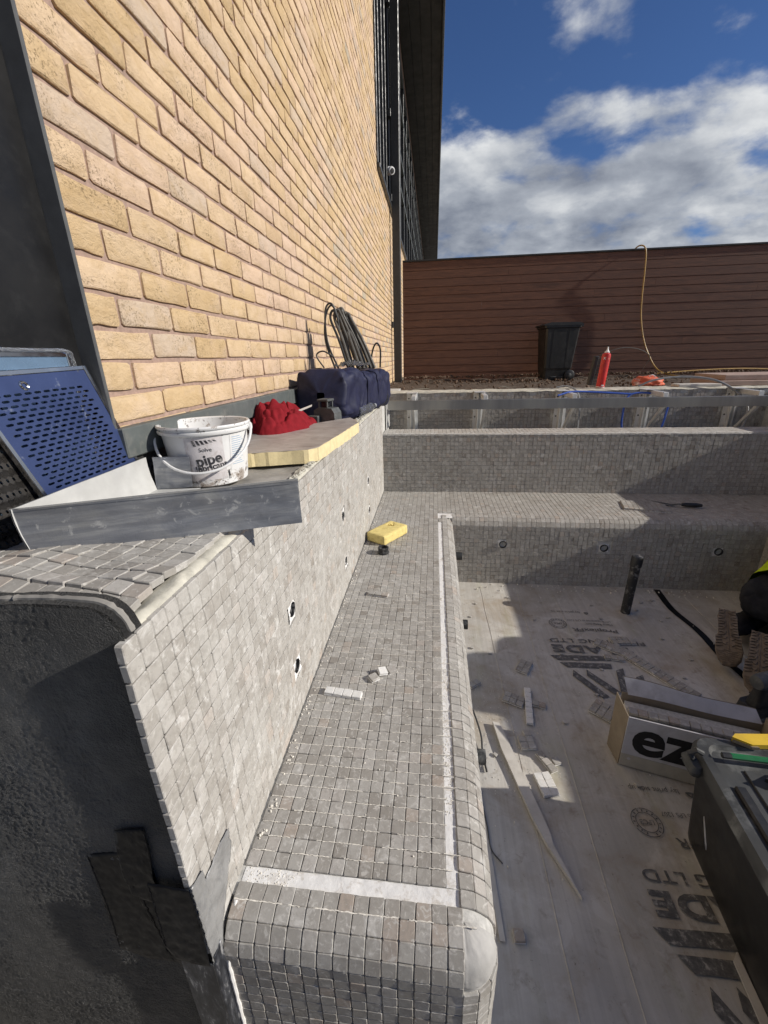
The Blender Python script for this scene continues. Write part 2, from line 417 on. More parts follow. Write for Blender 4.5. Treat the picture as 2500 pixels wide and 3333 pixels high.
def f_scuffed(N, I):
    p = pos(N)
    n = N.noise(N.mapping(p, scale=(60, 60, 14)), 1.0, 7, 0.72, 0.6)
    setin(N, I['Base Color'], N.ramp(n, [(0.45, (0.028, 0.030, 0.036)), (0.58, (0.09, 0.095, 0.11)), (0.66, (0.5, 0.5, 0.5))]))
    setin(N, I['Metallic'], 0.5)
    setin(N, I['Roughness'], 0.4)
    bump(N, I, n, 0.2, 0.001)
material('scuffed_metal', f_scuffed)
plain('denim_black', (0.018, 0.019, 0.023), 0.9, var=0.35, scale=24, bmp=0.5, spec=0.15, dirt=(0.06, 0.06, 0.06), dirt_amt=0.4, dirt_scale=9, bscale=700)
plain('hi_vis', (0.50, 0.66, 0.015), 0.75, var=0.1, scale=30, bmp=0.4, spec=0.15, bscale=500)
plain('hi_vis_band', (0.5, 0.5, 0.5), 0.3, metal=0.4, var=0.1, scale=30, bmp=0.1)
plain('boot_sole', (0.175, 0.14, 0.11), 0.9, var=0.3, scale=30, bmp=0.5, dirt=(0.10, 0.078, 0.06), dirt_scale=24)
plain('boot_upper', (0.03, 0.026, 0.022), 0.7, var=0.3, scale=30, bmp=0.3, dirt=(0.12, 0.10, 0.08), dirt_scale=14)
plain('skin', (0.50, 0.30, 0.22), 0.55, var=0.1, scale=30, bmp=0.1)
plain('hair', (0.035, 0.024, 0.016), 0.8, var=0.3, scale=60, bmp=0.6, bscale=300)
plain('tool_yellow', (0.74, 0.50, 0.04), 0.4, var=0.08, scale=20, bmp=0.05, dirt=(0.55, 0.38, 0.06), dirt_amt=0.5)
plain('pencil_green', (0.012, 0.16, 0.05), 0.4, var=0.15, scale=20, bmp=0.05)
plain('tool_red', (0.52, 0.10, 0.07), 0.4, var=0.1, scale=20, bmp=0.05, dirt=(0.6, 0.45, 0.4), dirt_scale=18)
plain('level_grey', (0.085, 0.09, 0.09), 0.55, var=0.2, scale=30, bmp=0.15, dirt=(0.22, 0.23, 0.23), dirt_scale=20)
def f_glass(N, I):
    p = pos(N)
    setin(N, I['Base Color'], (0.9, 0.92, 0.95))
    setin(N, I['Roughness'], N.ramp(N.noise(p, 40, 4), [(0.3, 0.03), (0.7, 0.14)]))
    setin(N, I['Transmission Weight'], 0.92)
    setin(N, I['IOR'], 1.25)
    bump(N, I, N.noise(p, 60, 4), 0.35, 0.003)
material('clear_plastic', f_glass)
def f_pane(N, I):
    p = pos(N)
    setin(N, I['Base Color'], N.ramp(N.noise(p, 3, 3), [(0.3, (0.012, 0.013, 0.015)), (0.7, (0.02, 0.021, 0.024))]))
    setin(N, I['Roughness'], 0.12)
material('window_glass', f_pane)
# ------------------------------------------------------------------ mesh helpers
def V(*a):
    return Vector(a)

_bev = {}
def bevel_box(size, b, seg=1):
    key = (tuple(round(s, 5) for s in size), round(b, 5), seg)
    if key not in _bev:
        bm = bmesh.new()
        bmesh.ops.create_cube(bm, size=1.0)
        for vv in bm.verts:
            vv.co = Vector((vv.co.x * size[0], vv.co.y * size[1], vv.co.z * size[2]))
        if b > 0:
            bmesh.ops.bevel(bm, geom=bm.edges[:], offset=b, segments=seg, profile=0.5, affect='EDGES', clamp_overlap=True)
        bm.verts.index_update()
        _bev[key] = ([vv.co.copy() for vv in bm.verts], [[vv.index for vv in f.verts] for f in bm.faces])
        bm.free()
    return _bev[key]


class MB:
    def __init__(self):
        self.v, self.f, self.t = [], [], []

    def add(self, verts, faces, M=None, tint=0.5):
        o = len(self.v)
        if M is not None:
            verts = [M @ Vector(p) for p in verts]
        self.v += [tuple(p) for p in verts]
        self.f += [tuple(i + o for i in f) for f in faces]
        self.t += [tint] * len(verts)
        return self

    def box(self, lo, hi, b=0.0, M=None, tint=0.5, seg=1):
        lo, hi = Vector(lo), Vector(hi)
        vs, fs = bevel_box(hi - lo, b, seg)
        T = Matrix.Translation((lo + hi) / 2)
        return self.add(vs, fs, (M @ T) if M is not None else T, tint)

    def tube(self, pts, r, n=8, M=None, cap=True, tint=0.5):
        pts = [Vector(p) for p in pts]
        rs = r if isinstance(r, (list, tuple)) else [r] * len(pts)
        vs, fs = [], []
        up = None
        for i, p in enumerate(pts):
            d = (pts[min(i + 1, len(pts) - 1)] - pts[max(i - 1, 0)]).normalized()
            if up is None:
                up = d.orthogonal().normalized()
            up = (up - d * up.dot(d))
            up = up.normalized() if up.length > 1e-6 else d.orthogonal().normalized()
            w = d.cross(up)
            for k in range(n):
                a = 2 * math.pi * k / n
                vs.append(p + (up * math.cos(a) + w * math.sin(a)) * rs[i])
        for i in range(len(pts) - 1):
            for k in range(n):
                fs.append((i * n + k, i * n + (k + 1) % n, (i + 1) * n + (k + 1) % n, (i + 1) * n + k))
        if cap:
            fs.append(tuple(range(n))[::-1])
            fs.append(tuple((len(pts) - 1) * n + k for k in range(n)))
        return self.add(vs, fs, M, tint)

    def lathe(self, prof, n=24, M=None, cap0=False, cap1=False, tint=0.5, sx=1.0, sy=1.0):
        vs, fs = [], []
        for (r, z) in prof:
            for k in range(n):
                a = 2 * math.pi * k / n
                vs.append((r * math.cos(a) * sx, r * math.sin(a) * sy, z))
        for i in range(len(prof) - 1):
            for k in range(n):
                fs.append((i * n + k, i * n + (k + 1) % n, (i + 1) * n + (k + 1) % n, (i + 1) * n + k))
        if cap0:
            fs.append(tuple(range(n))[::-1])
        if cap1:
            fs.append(tuple((len(prof) - 1) * n + k for k in range(n)))
        return self.add(vs, fs, M, tint)

    def prism(self, poly, d, M=None, tint=0.5):
        """poly: list of 3-D points (planar), extruded by vector d"""
        poly = [Vector(p) for p in poly]
        d = Vector(d)
        n = len(poly)
        vs = poly + [p + d for p in poly]
        fs = [tuple(range(n))[::-1], tuple(range(n, 2 * n))]
        fs += [(i, (i + 1) % n, n + (i + 1) % n, n + i) for i in range(n)]
        return self.add(vs, fs, M, tint)

    def grid(self, fn, nu, nv, closeu=False, closev=False, M=None, tint=0.5):
        vs = [fn(i / (nu if closeu else nu - 1), j / (nv if closev else nv - 1)) for i in range(nu) for j in range(nv)]
        fs = []
        for i in range(nu if closeu else nu - 1):
            for j in range(nv if closev else nv - 1):
                i2, j2 = (i + 1) % nu, (j + 1) % nv
                fs.append((i * nv + j, i2 * nv + j, i2 * nv + j2, i * nv + j2))
        return self.add(vs, fs, M, tint)

    def mesh(self, name, mat, smooth=False):
        me = bpy.data.meshes.new(name)
        me.from_pydata(self.v, [], self.f)
        bm = bmesh.new()
        bm.from_mesh(me)
        bmesh.ops.recalc_face_normals(bm, faces=bm.faces[:])
        bm.to_mesh(me)
        bm.free()
        at = me.attributes.new('tint', 'FLOAT', 'POINT')
        at.data.foreach_set('value', self.t)
        me.materials.append(MATS[mat])
        if smooth:
            for p in me.polygons:
                p.use_smooth = True
            if smooth != 'all':
                me.set_sharp_from_angle(angle=R(38))
        me.update()
        return me

    def build(self, name, mat, parent=None, smooth=False, **tags):
        o = bpy.data.objects.new(name, self.mesh(name, mat, smooth))
        return place(o, parent, **tags)


def drill(o, holes, n=24):
    """cut round holes: (centre, axis, radius, depth)"""
    cut = MB()
    for c, ax, r, dpt in holes:
        cut.lathe([(r, -dpt), (r, .03)], n, frame_matrix(c, Vector(ax).orthogonal(), ax), True, True)
    co = bpy.data.objects.new('cutter', cut.mesh('cutter', 'hole_dark'))
    col.objects.link(co)
    md = o.modifiers.new('holes', 'BOOLEAN')
    md.operation, md.solver, md.object = 'DIFFERENCE', 'EXACT', co
    bpy.context.view_layer.update()
    dg = bpy.context.evaluated_depsgraph_get()
    me = bpy.data.meshes.new_from_object(o.evaluated_get(dg))
    o.modifiers.clear()
    o.data = me
    bpy.data.objects.remove(co)

def world_of(o):
    mt = o.matrix_basis.copy()
    while o.parent:
        mt = o.parent.matrix_basis @ o.matrix_parent_inverse @ mt
        o = o.parent
    return mt

def place(o, parent=None, **tags):
    col.objects.link(o)
    if parent is not None:
        o.parent = parent
        o.matrix_parent_inverse = world_of(parent).inverted()
    for k, val in tags.items():
        if val is not None:
            o['category' if k == 'cat' else k] = val
    return o

def thing(name, label, cat, loc=(0, 0, 0), group=None):
    o = bpy.data.objects.new(name, None)
    o.location = loc
    o.empty_display_size = 0.05
    return place(o, None, label=label, cat=cat, group=group)

def copy_tree(o, offset, label=None, parent=None):
    c = o.copy()
    col.objects.link(c)
    if parent is None:
        c.location = o.location + Vector(offset)
        if label:
            c['label'] = label
    else:
        c.parent = parent
        c.matrix_parent_inverse = o.matrix_parent_inverse.copy()
    for ch in list(o.children):
        copy_tree(ch, offset, None, c)
    return c

def frame_matrix(origin, xax, zax):
    z = Vector(zax).normalized()
    x = Vector(xax)
    x = (x - z * x.dot(z)).normalized()
    y = z.cross(x)
    mt = Matrix.Identity(4)
    for i in range(3):
        mt[i][0], mt[i][1], mt[i][2], mt[i][3] = x[i], y[i], z[i], origin[i]
    return mt

def seen_size(p, nrm):
    p = Vector(p)
    d = p.dot(CAM_F)
    if d < 0.1:
        return -1
    x = p.dot(CAM_R) / d * FPX
    y = p.dot(CAM_U) / d * FPX
    facing = max(0.0, -(Vector(nrm).dot(p.normalized())))
    s = facing / (d * d)
    if abs(x) > 1265 or abs(y) > 1680:
        s *= 1e-4
    return s

def smooth_path(pts, n=8):
    """Catmull-Rom through the points"""
    pts = [Vector(p) for p in pts]
    P = [pts[0] * 2 - pts[1]] + pts + [pts[-1] * 2 - pts[-2]]
    out = []
    for i in range(1, len(P) - 2):
        for k in range(n):
            t = k / n
            a, b, c, d = P[i - 1], P[i], P[i + 1], P[i + 2]
            out.append(0.5 * ((2 * b) + (c - a) * t + (2 * a - 5 * b + 4 * c - d) * t * t + (3 * b - a - 3 * c + d) * t ** 3))
    out.append(pts[-1])
    return out

def text_mesh(txt, size, bold=0.0, spacing=1.0):
    cu = bpy.data.curves.new('txt', 'FONT')
    cu.body = txt
    cu.size = size
    cu.offset = bold
    cu.space_character = spacing
    cu.align_x = 'CENTER'
    cu.align_y = 'CENTER'
    cu.resolution_u = 4
    ob = bpy.data.objects.new('txt', cu)
    col.objects.link(ob)
    bpy.context.view_layer.update()
    dg = bpy.context.evaluated_depsgraph_get()
    me = bpy.data.meshes.new_from_object(ob.evaluated_get(dg))
    vs = [v_.co.copy() for v_ in me.vertices]
    fs = [list(p.vertices) for p in me.polygons]
    bpy.data.objects.remove(ob)
    bpy.data.meshes.remove(me)
    return vs, fs

# ------------------------------------------------------------------ tiles
T = 0.0305
TH = 0.008
def tile_geom(rng, s=0.0291, th=TH):
    c = 0.0017
    h = s / 2
    j = lambda a: rng.uniform(-a, a)
    out = [(-h + c, -h), (h - c, -h), (h, -h + c), (h, h - c), (h - c, h), (-h + c, h), (-h, h - c), (-h, -h + c)]
    out = [(x + j(.0005), y + j(.0005)) for x, y in out]
    k = 1 - 2 * 0.0012 / s
    vs = [(x, y, -0.003) for x, y in out] + [(x, y, th - 0.0013) for x, y in out] + [(x * k, y * k, th + j(.00015)) for x, y in out]
    fs = []
    for r in (0, 8):
        fs += [(r + i, r + (i + 1) % 8, r + 8 + (i + 1) % 8, r + 8 + i) for i in range(8)]
    fs.append(tuple(range(16, 24)))
    return vs, fs

rng = random.Random(11)
def rand_tint():
    r = rng.random()
    if r < 0.05:
        return rng.uniform(0.88, 1.0)
    return min(0.85, max(0.0, rng.gauss(0.45, 0.17)))
TILE_GEOM = [tile_geom(rng) for _ in range(24)]
_variants = {}
def tile_variants(mat):
    if mat not in _variants:
        _variants[mat] = [MB().add(*TILE_GEOM[i], tint=rand_tint()).mesh('tile', mat, False) for i in range(24)]
    return _variants[mat]

def tile_matrix(p, xax, nrm, jit=1.0):
    mt = frame_matrix(Vector(p) - Vector(nrm) * TH, xax, nrm)
    return mt @ Matrix.Translation((rng.uniform(-.0004, .0004) * jit, rng.uniform(-.0004, .0004) * jit, rng.uniform(-.0004, .0006) * jit)) \
        @ Matrix.Rotation(rng.gauss(0, 0.012) * jit, 4, 'Z') @ Matrix.Rotation(rng.gauss(0, 0.014) * jit, 4, 'X') @ Matrix.Rotation(rng.gauss(0, 0.014) * jit, 4, 'Y')

def lay_tiles(parent, spots, mat='tile_stone', limit=300, stretch=(1, 1, 1)):
    """spots: (surface point, x axis, normal); the largest in view are single tiles, the rest one joined part"""
    sc = sorted(spots, key=lambda s: -seen_size(s[0], s[2]))
    tv = tile_variants(mat)
    ST = Matrix.Diagonal((*stretch, 1))
    for p, xa, nr in sc[:limit]:
        o = bpy.data.objects.new('tile', rng.choice(tv))
        o.matrix_basis = tile_matrix(p, xa, nr) @ ST
        place(o, parent)
    if len(sc) > limit:
        mb = MB()
        for p, xa, nr in sc[limit:]:
            mb.add(*rng.choice(TILE_GEOM), tile_matrix(p, xa, nr) @ ST, rand_tint())
        mb.build('mosaic_field', mat, parent, False, kind='stuff')

# ------------------------------------------------------------------ measurements
xL, zB, yB, zL, yN, zF = -0.3865, -1.012, 3.244, -0.330, 0.401, -1.493
zW = -0.554
xK, yK0 = -0.778, 0.961
BR = 0.070                      # bullnose radius
xO, yR, yE = 0.140, 2.660, 0.430
xR2, xRW = 2.07, 2.66           # far bench riser and far side wall
yT = 3.80                       # trough rear wall
zG = -0.47                      # ground behind

# ------------------------------------------------------------------ ground
def ground_sheet():
    mb = MB()
    L = 900
    X = [-L, xK - 0.3, 3.2, L]
    Y = [-L, -2.2, 3.98, 9.4, L]
    for i in range(3):
        for j in range(4):
            if i == 1 and j == 1:
                continue
            mb.add([(X[i], Y[j], zG), (X[i + 1], Y[j], zG), (X[i + 1], Y[j + 1], zG), (X[i], Y[j + 1], zG)], [(0, 1, 2, 3)])
    return mb.build('ground', 'far_ground', kind='structure')
ground_sheet()
mb = MB()
def bed(u, v_):
    x, y = xK + u * 7.6, 4.0 + v_ * 4.85
    h = zG + 0.012 + 0.035 * mnoise.fractal(V(x * 3, y * 3, 0), 1.0, 2.0, 4) + 0.05 * max(0, v_ - 0.8) * 5 * (0.6 + 0.4 * mnoise.noise(V(x * 4, y * 4, 3)))
    return (x, y, h)
mb.grid(bed, 120, 70)
soil = mb.build('soil_bed', 'soil', smooth='all', kind='structure')
mb = MB()
crng = random.Random(5)
for i in range(1500):
    x = crng.uniform(xK + .05, 6.2)
    y = 8.72 - abs(crng.gauss(0, 0.5)) if i < 1000 else crng.uniform(4.3, 8.6)
    s = crng.uniform(0.008, 0.032)
    vs, fs = bevel_box((s * 2, s * crng.uniform(.8, 1.6), s * crng.uniform(.5, 1.0)), s * .3)
    zz = zG + 0.03 + (0.06 if y > 8.2 else 0.0) + crng.uniform(0, .02)
    mb.add(vs, fs, Matrix.Translation((x, y, zz)) @ Quaternion((crng.random(), crng.random(), crng.random(), crng.random())).normalized().to_matrix().to_4x4())
mb.build('soil_clods', 'clod', kind='stuff', label='dark bark and soil clods along the fence foot', cat='soil')

# ------------------------------------------------------------------ brick building
bld = thing('brick_building', 'buff brick office building with charcoal window bays and deep dark soffit', 'building', (xK, 4, zG))
Z_OPEN, Y_OPEN, Y_END, Z_TOP = 2.36, 6.62, 8.16, 5.97
mb = MB()
FX = xK - 0.0065                                   # mortar face, bricks stand 10 mm proud
mb.box((FX - 0.25, yK0, -0.9), (FX, Y_OPEN, Z_TOP))
mb.box((FX - 0.25, Y_OPEN, -0.9), (FX, 40, Z_OPEN))
mb.box((FX - 0.25, Y_OPEN, 5.75), (FX, 40, Z_TOP))
mb.build('wall', 'mortar', bld)

brng = random.Random(3)
def brick_geom(rng_, L=0.2135, H=0.0635, D=0.0075):
    pts = []
    nx = 4
    for i in range(nx):
        pts.append((-L / 2 + L * (i + .5) / nx, -H / 2))
    pts += [(L / 2, -H * .28), (L / 2, H * .28)]
    for i in range(nx):
        pts.append((L / 2 - L * (i + .5) / nx, H / 2))
    pts += [(-L / 2, H * .28), (-L / 2, -H * .28)]
    c = 0.006
    pts = [(-L/2+c, -H/2), (-L*.18, -H/2), (L*.15, -H/2), (L/2-c, -H/2), (L/2, -H/2+c), (L/2, H/2-c), (L/2-c, H/2), (L*.2, H/2), (-L*.16, H/2), (-L/2+c, H/2), (-L/2, H/2-c), (-L/2, -H/2+c)]
    j = lambda a: rng_.uniform(-a, a)
    pts = [(x + j(.0022), y + j(.0020)) for x, y in pts]
    n = len(pts)
    vs = [(x, y, -0.004) for x, y in pts] + [(x, y, D - 0.0018 + j(.0010)) for x, y in pts] + [(x * (1 - .005 / L), y * (1 - .0055 / H), D + j(.0015)) for x, y in pts]
    fs = []
    for r in (0, n):
        fs += [(r + i, r + (i + 1) % n, r + n + (i + 1) % n, r + n + i) for i in range(n)]
    fs.append(tuple(range(2 * n, 3 * n)))
    return vs, fs
BG = [brick_geom(brng) for _ in range(20)]
BGH = [brick_geom(brng, 0.1025) for _ in range(8)]
def brick_tint():
    r = brng.random()
    return brng.uniform(.86, 1) if r < .10 else min(.84, max(0, brng.gauss(.45, .2)))
BV = [MB().add(*g, tint=brick_tint()).mesh('brick', 'brick_clay', True) for g in BG]
BVH = [MB().add(*g, tint=brick_tint()).mesh('brick', 'brick_clay', True) for g in BGH]
spots = []
z0 = -0.1406
for k in range(-6, 82):
    z = z0 + 0.075 * k + 0.0375
    y = yK0 + 0.006
    if k % 2:
        spots.append((y + .051, z, True))
        y += 0.1125
    while y < 33:
        end = Y_OPEN if z > Z_OPEN else 33
        if z > 5.93 or y + .215 > end + .12:
            break
        if y + .215 > end:
            spots.append((y + .051, z, True))
            break
        if not (y > 12 and z < 0):
            spots.append((y + .1075, z, False))
        y += 0.225
spots.sort(key=lambda s: -seen_size((xK, s[0], s[1]), (1, 0, 0)))
mb = MB()
for i, (y, z, half) in enumerate(spots):
    mt = frame_matrix((FX, y, z), (0, 1, 0), (1, 0, 0)) @ Matrix.Translation((brng.uniform(-.002, .002), brng.uniform(-.0015, .0015), brng.uniform(-.0018, .0012))) @ Matrix.Rotation(brng.gauss(0, .006), 4, 'Z') @ Matrix.Rotation(brng.gauss(0, .012), 4, 'X')
    if i < 300:
        o = bpy.data.objects.new('brick', brng.choice(BVH if half else BV))
        o.matrix_basis = mt
        place(o, bld)
    else:
        mb.add(*brng.choice(BGH if half else BG), mt, brick_tint())
mb.build('brickwork', 'brick_clay', bld, True, kind='stuff')

# curtain-wall bay above the brick with vertical fins
def bay(y0, y1, step, z0_, z1_, first):
    p = MB().box((FX - .20, y0, z0_), (FX - .13, y1, z1_)).build('glazing', 'window_glass', bld)
    y = y0 + first
    while y < y1:
        MB().box((FX - .128, y - .03, z0_ + .02), (FX + .012, y + .03, z1_), .004).build('window_mullion', 'charcoal_metal', bld)
        y += step
    return p
bay(Y_OPEN, Y_END + .9, 0.42, Z_OPEN, 5.75, .05)
MB().box((FX - .13, Y_OPEN - .03, Z_OPEN - .055), (FX + .055, 33, Z_OPEN - .002), .006).build('window_sill', 'charcoal_metal', bld)
MB().box((FX - .13, Y_OPEN - .03, Z_OPEN), (FX + .03, Y_OPEN + .012, 5.75), .004).build('window_frame', 'charcoal_metal', bld)
bay(9.2, 33, 1.15, Z_OPEN + .003, 5.748, .5)
for z in (3.42, 4.0, 4.9, 5.6):
    MB().box((FX - .128, 9.1, z - .025), (FX + .016, 33, z + .025), .004).build('window_transom', 'grey_trim', bld)
# soffit boards and fascia
for i in range(4):
    x0 = xK + .004 + i * 0.205
    MB().box((x0, -3, 6.0), (x0 + .198, 40, 6.02), .003).build('soffit_board', 'soffit_metal', bld)
MB().box((xK - .3, -3, 6.024), (0.05, 40, 6.3)).build('roof_deck', 'soffit_metal', bld)
MB().box((0.052, -3, 5.94), (0.075, 40, 6.32), .004).build('fascia', 'charcoal_metal', bld)
MB().box((0.0765, -3, 5.965), (0.10, 40, 6.30), .004).build('gutter', 'fascia_metal', bld)
# downpipe
dp = MB().box((-0.735, 8.22, -0.5), (-0.600, 8.34, 5.99), .008).build('downpipe', 'charcoal_metal', bld)
for z in (0.55, 2.45, 3.55, 4.85):
    MB().box((-0.776, 8.19, z - .05), (-0.728, 8.30, z + .05), .004).build('pipe_bracket', 'charcoal_metal', dp)
# base trim and left door
MB().box((FX + .001, yK0 - .004, -0.222), (FX + .034, 3.1, -0.1475), .003).build('base_trim', 'grey_trim', bld)
MB().box((FX - .06, yK0 + .002, -0.345), (FX + .018, 6.5, -0.224)).build('dark_gap_strip', 'black_render', bld)  # dark strip in place of the shaded gap under the trim
door = MB().box((xK - .09, -1.6, -0.36), (xK - .030, 0.950, 3.2), .002).build('door', 'door_black', bld)
MB().box((xK - .045, 0.9505, -0.36), (xK + .012, 0.9605, 3.2), .002).build('door_jamb', 'jamb_grey', bld)
for (y, z) in ((0.83, 0.26), (0.83, 0.9), (0.5, 0.26)):
    mb = MB().lathe([(0.0, .0035), (.004, .003), (.0055, 0)], 12, frame_matrix((xK - .030, y, z), (0, 1, 0), (1, 0, 0)))
    mb.build('bolt', 'grey_trim', door, True)

camr = thing('security_camera', 'small white dome security camera on the dark window bay', 'camera', (-0.74, 8.0, 2.74))
MB().lathe([(.055, 0), (.058, .02), (.05, .035)], 20, frame_matrix((-.766, 8.0, 2.74), (0, 1, 0), (1, 0, 0)), cap1=True).build('base', 'white_plastic', camr, True)
Mh = frame_matrix((-.72, 7.985, 2.735), (0, 0, 1), (0.55, -0.75, -0.3))
MB().lathe([(0, -.045), (.03, -.04), (.052, -.015), (.057, .015), (.05, .04), (.042, .043)], 20, Mh, cap1=True).build('housing', 'white_plastic', camr, True)
MB().lathe([(.036, .0435), (.033, .049), (.012, .052), (0.0, .052)], 16, Mh).build('lens', 'black_plastic', camr, True)

# ------------------------------------------------------------------ fence
FY = 8.8
fence = thing('timber_fence', 'tall dark red-brown fence of horizontal boards', 'fence', (2.5, FY, zG))
frng = random.Random(2)
zt, bh = 1.655, 0.137
for k in range(17):
    z1 = zt - .042 - k * bh
    vs = [(-0.66, 0, z1), (7.5, 0, z1)]
    mb = MB()
    yo = FY + frng.uniform(-.0015, .0015)
    prof = [(yo + .009, z1 + .012), (yo + .0085, z1), (yo + .0035, z1 - .004), (yo + .001, z1 - bh + .006), (yo + .0025, z1 - bh + .0035), (yo + .0095, z1 - bh + .0035), (yo + .024, z1 - bh + .003), (yo + .024, z1 + .012)]
    cuts = [-0.605, frng.uniform(.5, 3.1), frng.uniform(3.7, 7.1), 7.595]
    for xa, xb in zip(cuts[:-1], cuts[1:]):
        MB().prism([(xa + .0012, y, z) for y, z in prof], (xb - xa - .0024, 0, 0), tint=frng.random()).build('board', 'cladding_board', fence)
MB().box((-0.605, FY - .012, zt - .028), (7.6, FY + .045, zt), .004).build('top_rail', 'soffit_metal', fence)
for x in (-0.3, 2.0, 4.3, 6.6):
    MB().box((x, FY + .03, -0.75), (x + .1, FY + .12, zt - .05), .004).build('post', 'charcoal_metal', fence)
# ------------------------------------------------------------------ left tiled wall and ledge
lw = thing('ledge_wall', 'sunlit mosaic-tiled wall with rubble-strewn ledge below the brickwork', 'wall', (-0.58, 2, zF))
lw_core = MB().box((xK - .02, yN + .030, -1.75), (xL - .0062, 5.2, zL - .018)).build('core', 'grout', lw)
mb = MB()
def ledge(u, v_):
    x, y = xK - .01 + u * (xL - .013 - xK), yN + .045 + v_ * 3.45
    return (x, y, zL - .006 + .007 * mnoise.fractal(V(x * 14, y * 14, 1), 1., 2., 3) - (.012 if u > .97 else 0))
mb.grid(ledge, 22, 150)
mb.build('mortar_bed', 'concrete', lw, 'all')
mb = MB()
def lip(u, v_):
    y = yN + .03 + v_ * (3.24 - yN)
    a = u * math.pi * .62
    w = .030 + .012 * mnoise.noise(V(0, y * 9, 2))
    x = xL - .008 - w + w * math.sin(a) * 1.0
    z = zL - .020 + .024 * math.cos(a - .55) + .004 * mnoise.fractal(V(x * 60, y * 30, 1), 1., 2., 3)
    return (x, y, z)
mb.grid(lip, 8, 300)
mb.build('mortar_lip', 'cream_mortar', lw, 'all')
# black rendered end
prof = [(-1.3, -1.75), (xL - .003, -1.75), (xL - .003, -.346), (xL - .006, -.332), (-.398, -.314), (-.406, -.302), (-.417, -.2935), (-.432, -.289), (-.46, -.2875), (-.49, -.2870), (-.52, -.2880), (-.545, -.2895), (-.556, -.2915), (-.60, -.293), (-.70, -.294), (-1.3, -.296)]
mb = MB()
MB().prism([(x, yN + .0165, z) for x, z in prof], (0, .031, 0)).build('end_render', 'black_render', lw)
mb = MB()
zc_top = lambda x: max(-.36, -.2885 - max(0, (x + .43)) ** 2 * 26)
def rough_face(u, v_):
    x = -1.15 + u * (xL - .0035 + 1.15)
    zt_ = zc_top(x)
    z = -1.45 + v_ * (zt_ + 1.45)
    ang_ = mnoise.fractal(V(x * 5, z * 5, 3), 1., 2., 3)
    near_edge = min(1, max(0, (xL - .085 - .03 * ang_ - x) / .05))
    patchy = (.35 + .65 * min(1, max(0, .5 + 1.6 * mnoise.noise(V(x * 7, z * 4, 9))))) * near_edge + .06
    grit_ = mnoise.fractal(V(x * 170, z * 150, 1), .8, 2.1, 3)
    drag_ = mnoise.noise(V((x + z * .5) * 26, (z - x * .5) * 90, 5))
    return (x, yN + .0118 - .0010 * patchy * grit_ - .0007 * near_edge * drag_ - .0012 * ang_ * near_edge, z)
mb.grid(rough_face, 300, 430)
mb.build('render_face', 'black_render', lw, 'all')
mb = MB()
top = [p for p in prof if p[1] > -.36][1:-1]
pts = [V(x, yN + .03, z + .0005) for x, z in top]
mb.tube(smooth_path(pts, 4), [.0045 + .0025 * mnoise.noise(V(i * .5, 0, 3)) for i in range(4 * (len(pts) - 1) + 1)], 7)
mb.build('render_crest', 'concrete', lw, True)

JETS = [(0.994, -0.664), (0.981, -0.850), (1.707, -0.650), (1.714, -0.872), (2.449, -0.70), (2.449, -0.889)]
spots = []
ncol, nrow = int((yB - yN) / T), 22
for i in range(ncol):
    for j in range(nrow):
        y, z = yN + (i + .5) * T, zL - .004 - (j + .5) * T
        if any(abs(y - jy) < 1.02 * T and abs(z - jz) < 1.02 * T for jy, jz in JETS):
            continue
        spots.append(((xL, y, z), (0, 1, 0), (1, 0, 0)))
lay_tiles(lw, spots, 'tile_stone_dusty', stretch=(1.030, .978, 1))
drill(lw_core, [((xL, jy, jz), (1, 0, 0), .0205, .07) for jy, jz in JETS])
for jy, jz in JETS:
    mb = MB()
    def patch(u, v_):
        # square collar of plaster with the pipe mouth left open
        a = 2 * math.pi * u
        k = 1 / max(abs(math.cos(a)), abs(math.sin(a)))
        r = .0215 + (.0315 * k - .0215) * v_
        y, z = jy + r * math.cos(a), jz + r * math.sin(a)
        return (xL - .0025 + .0030 * mnoise.fractal(V(y * 70, z * 70, 4), 1., 2., 3), y, z)
    mb.grid(patch, 48, 8, closeu=True)
    mb.build('plaster_patch', 'white_plaster', lw, 'all')
    Mj = frame_matrix((xL - .012, jy, jz), (0, 1, 0), (1, 0, 0))
    sl = MB().lathe([(.0190, -.055), (.0190, .0092), (.0205, .0108), (.0222, .0092), (.0222, .004)], 28, Mj).build('jet_sleeve', 'pipe_black', lw, True)
    mb = MB()
    for q in range(5):
        mb.lathe([(.0191, -.036 + q * .008), (.0172, -.033 + q * .008), (.0191, -.030 + q * .008)], 22, Mj)
    mb.build('thread', 'pipe_black', sl, True)
    MB().lathe([(.0186, -.048), (0, -.048)], 20, Mj).build('bore', 'hole_dark', sl)

# ------------------------------------------------------------------ bench (runs along both walls)
bench = thing('pool_bench', 'mosaic-tiled bench with rounded edge running round the sunken pool', 'bench', (0, 2, zF))
g = .0050
mb = MB()
def arc_profile(c, flat0, down, r):
    pts = [(flat0, 0.0)]
    for k in range(9):
        a = math.pi / 2 * k / 8
        pts.append((c + r * math.sin(a), -r + r * math.cos(a)))
    pts.append((c + r, -down))
    return pts
HB = zB - zF
rr = BR - g
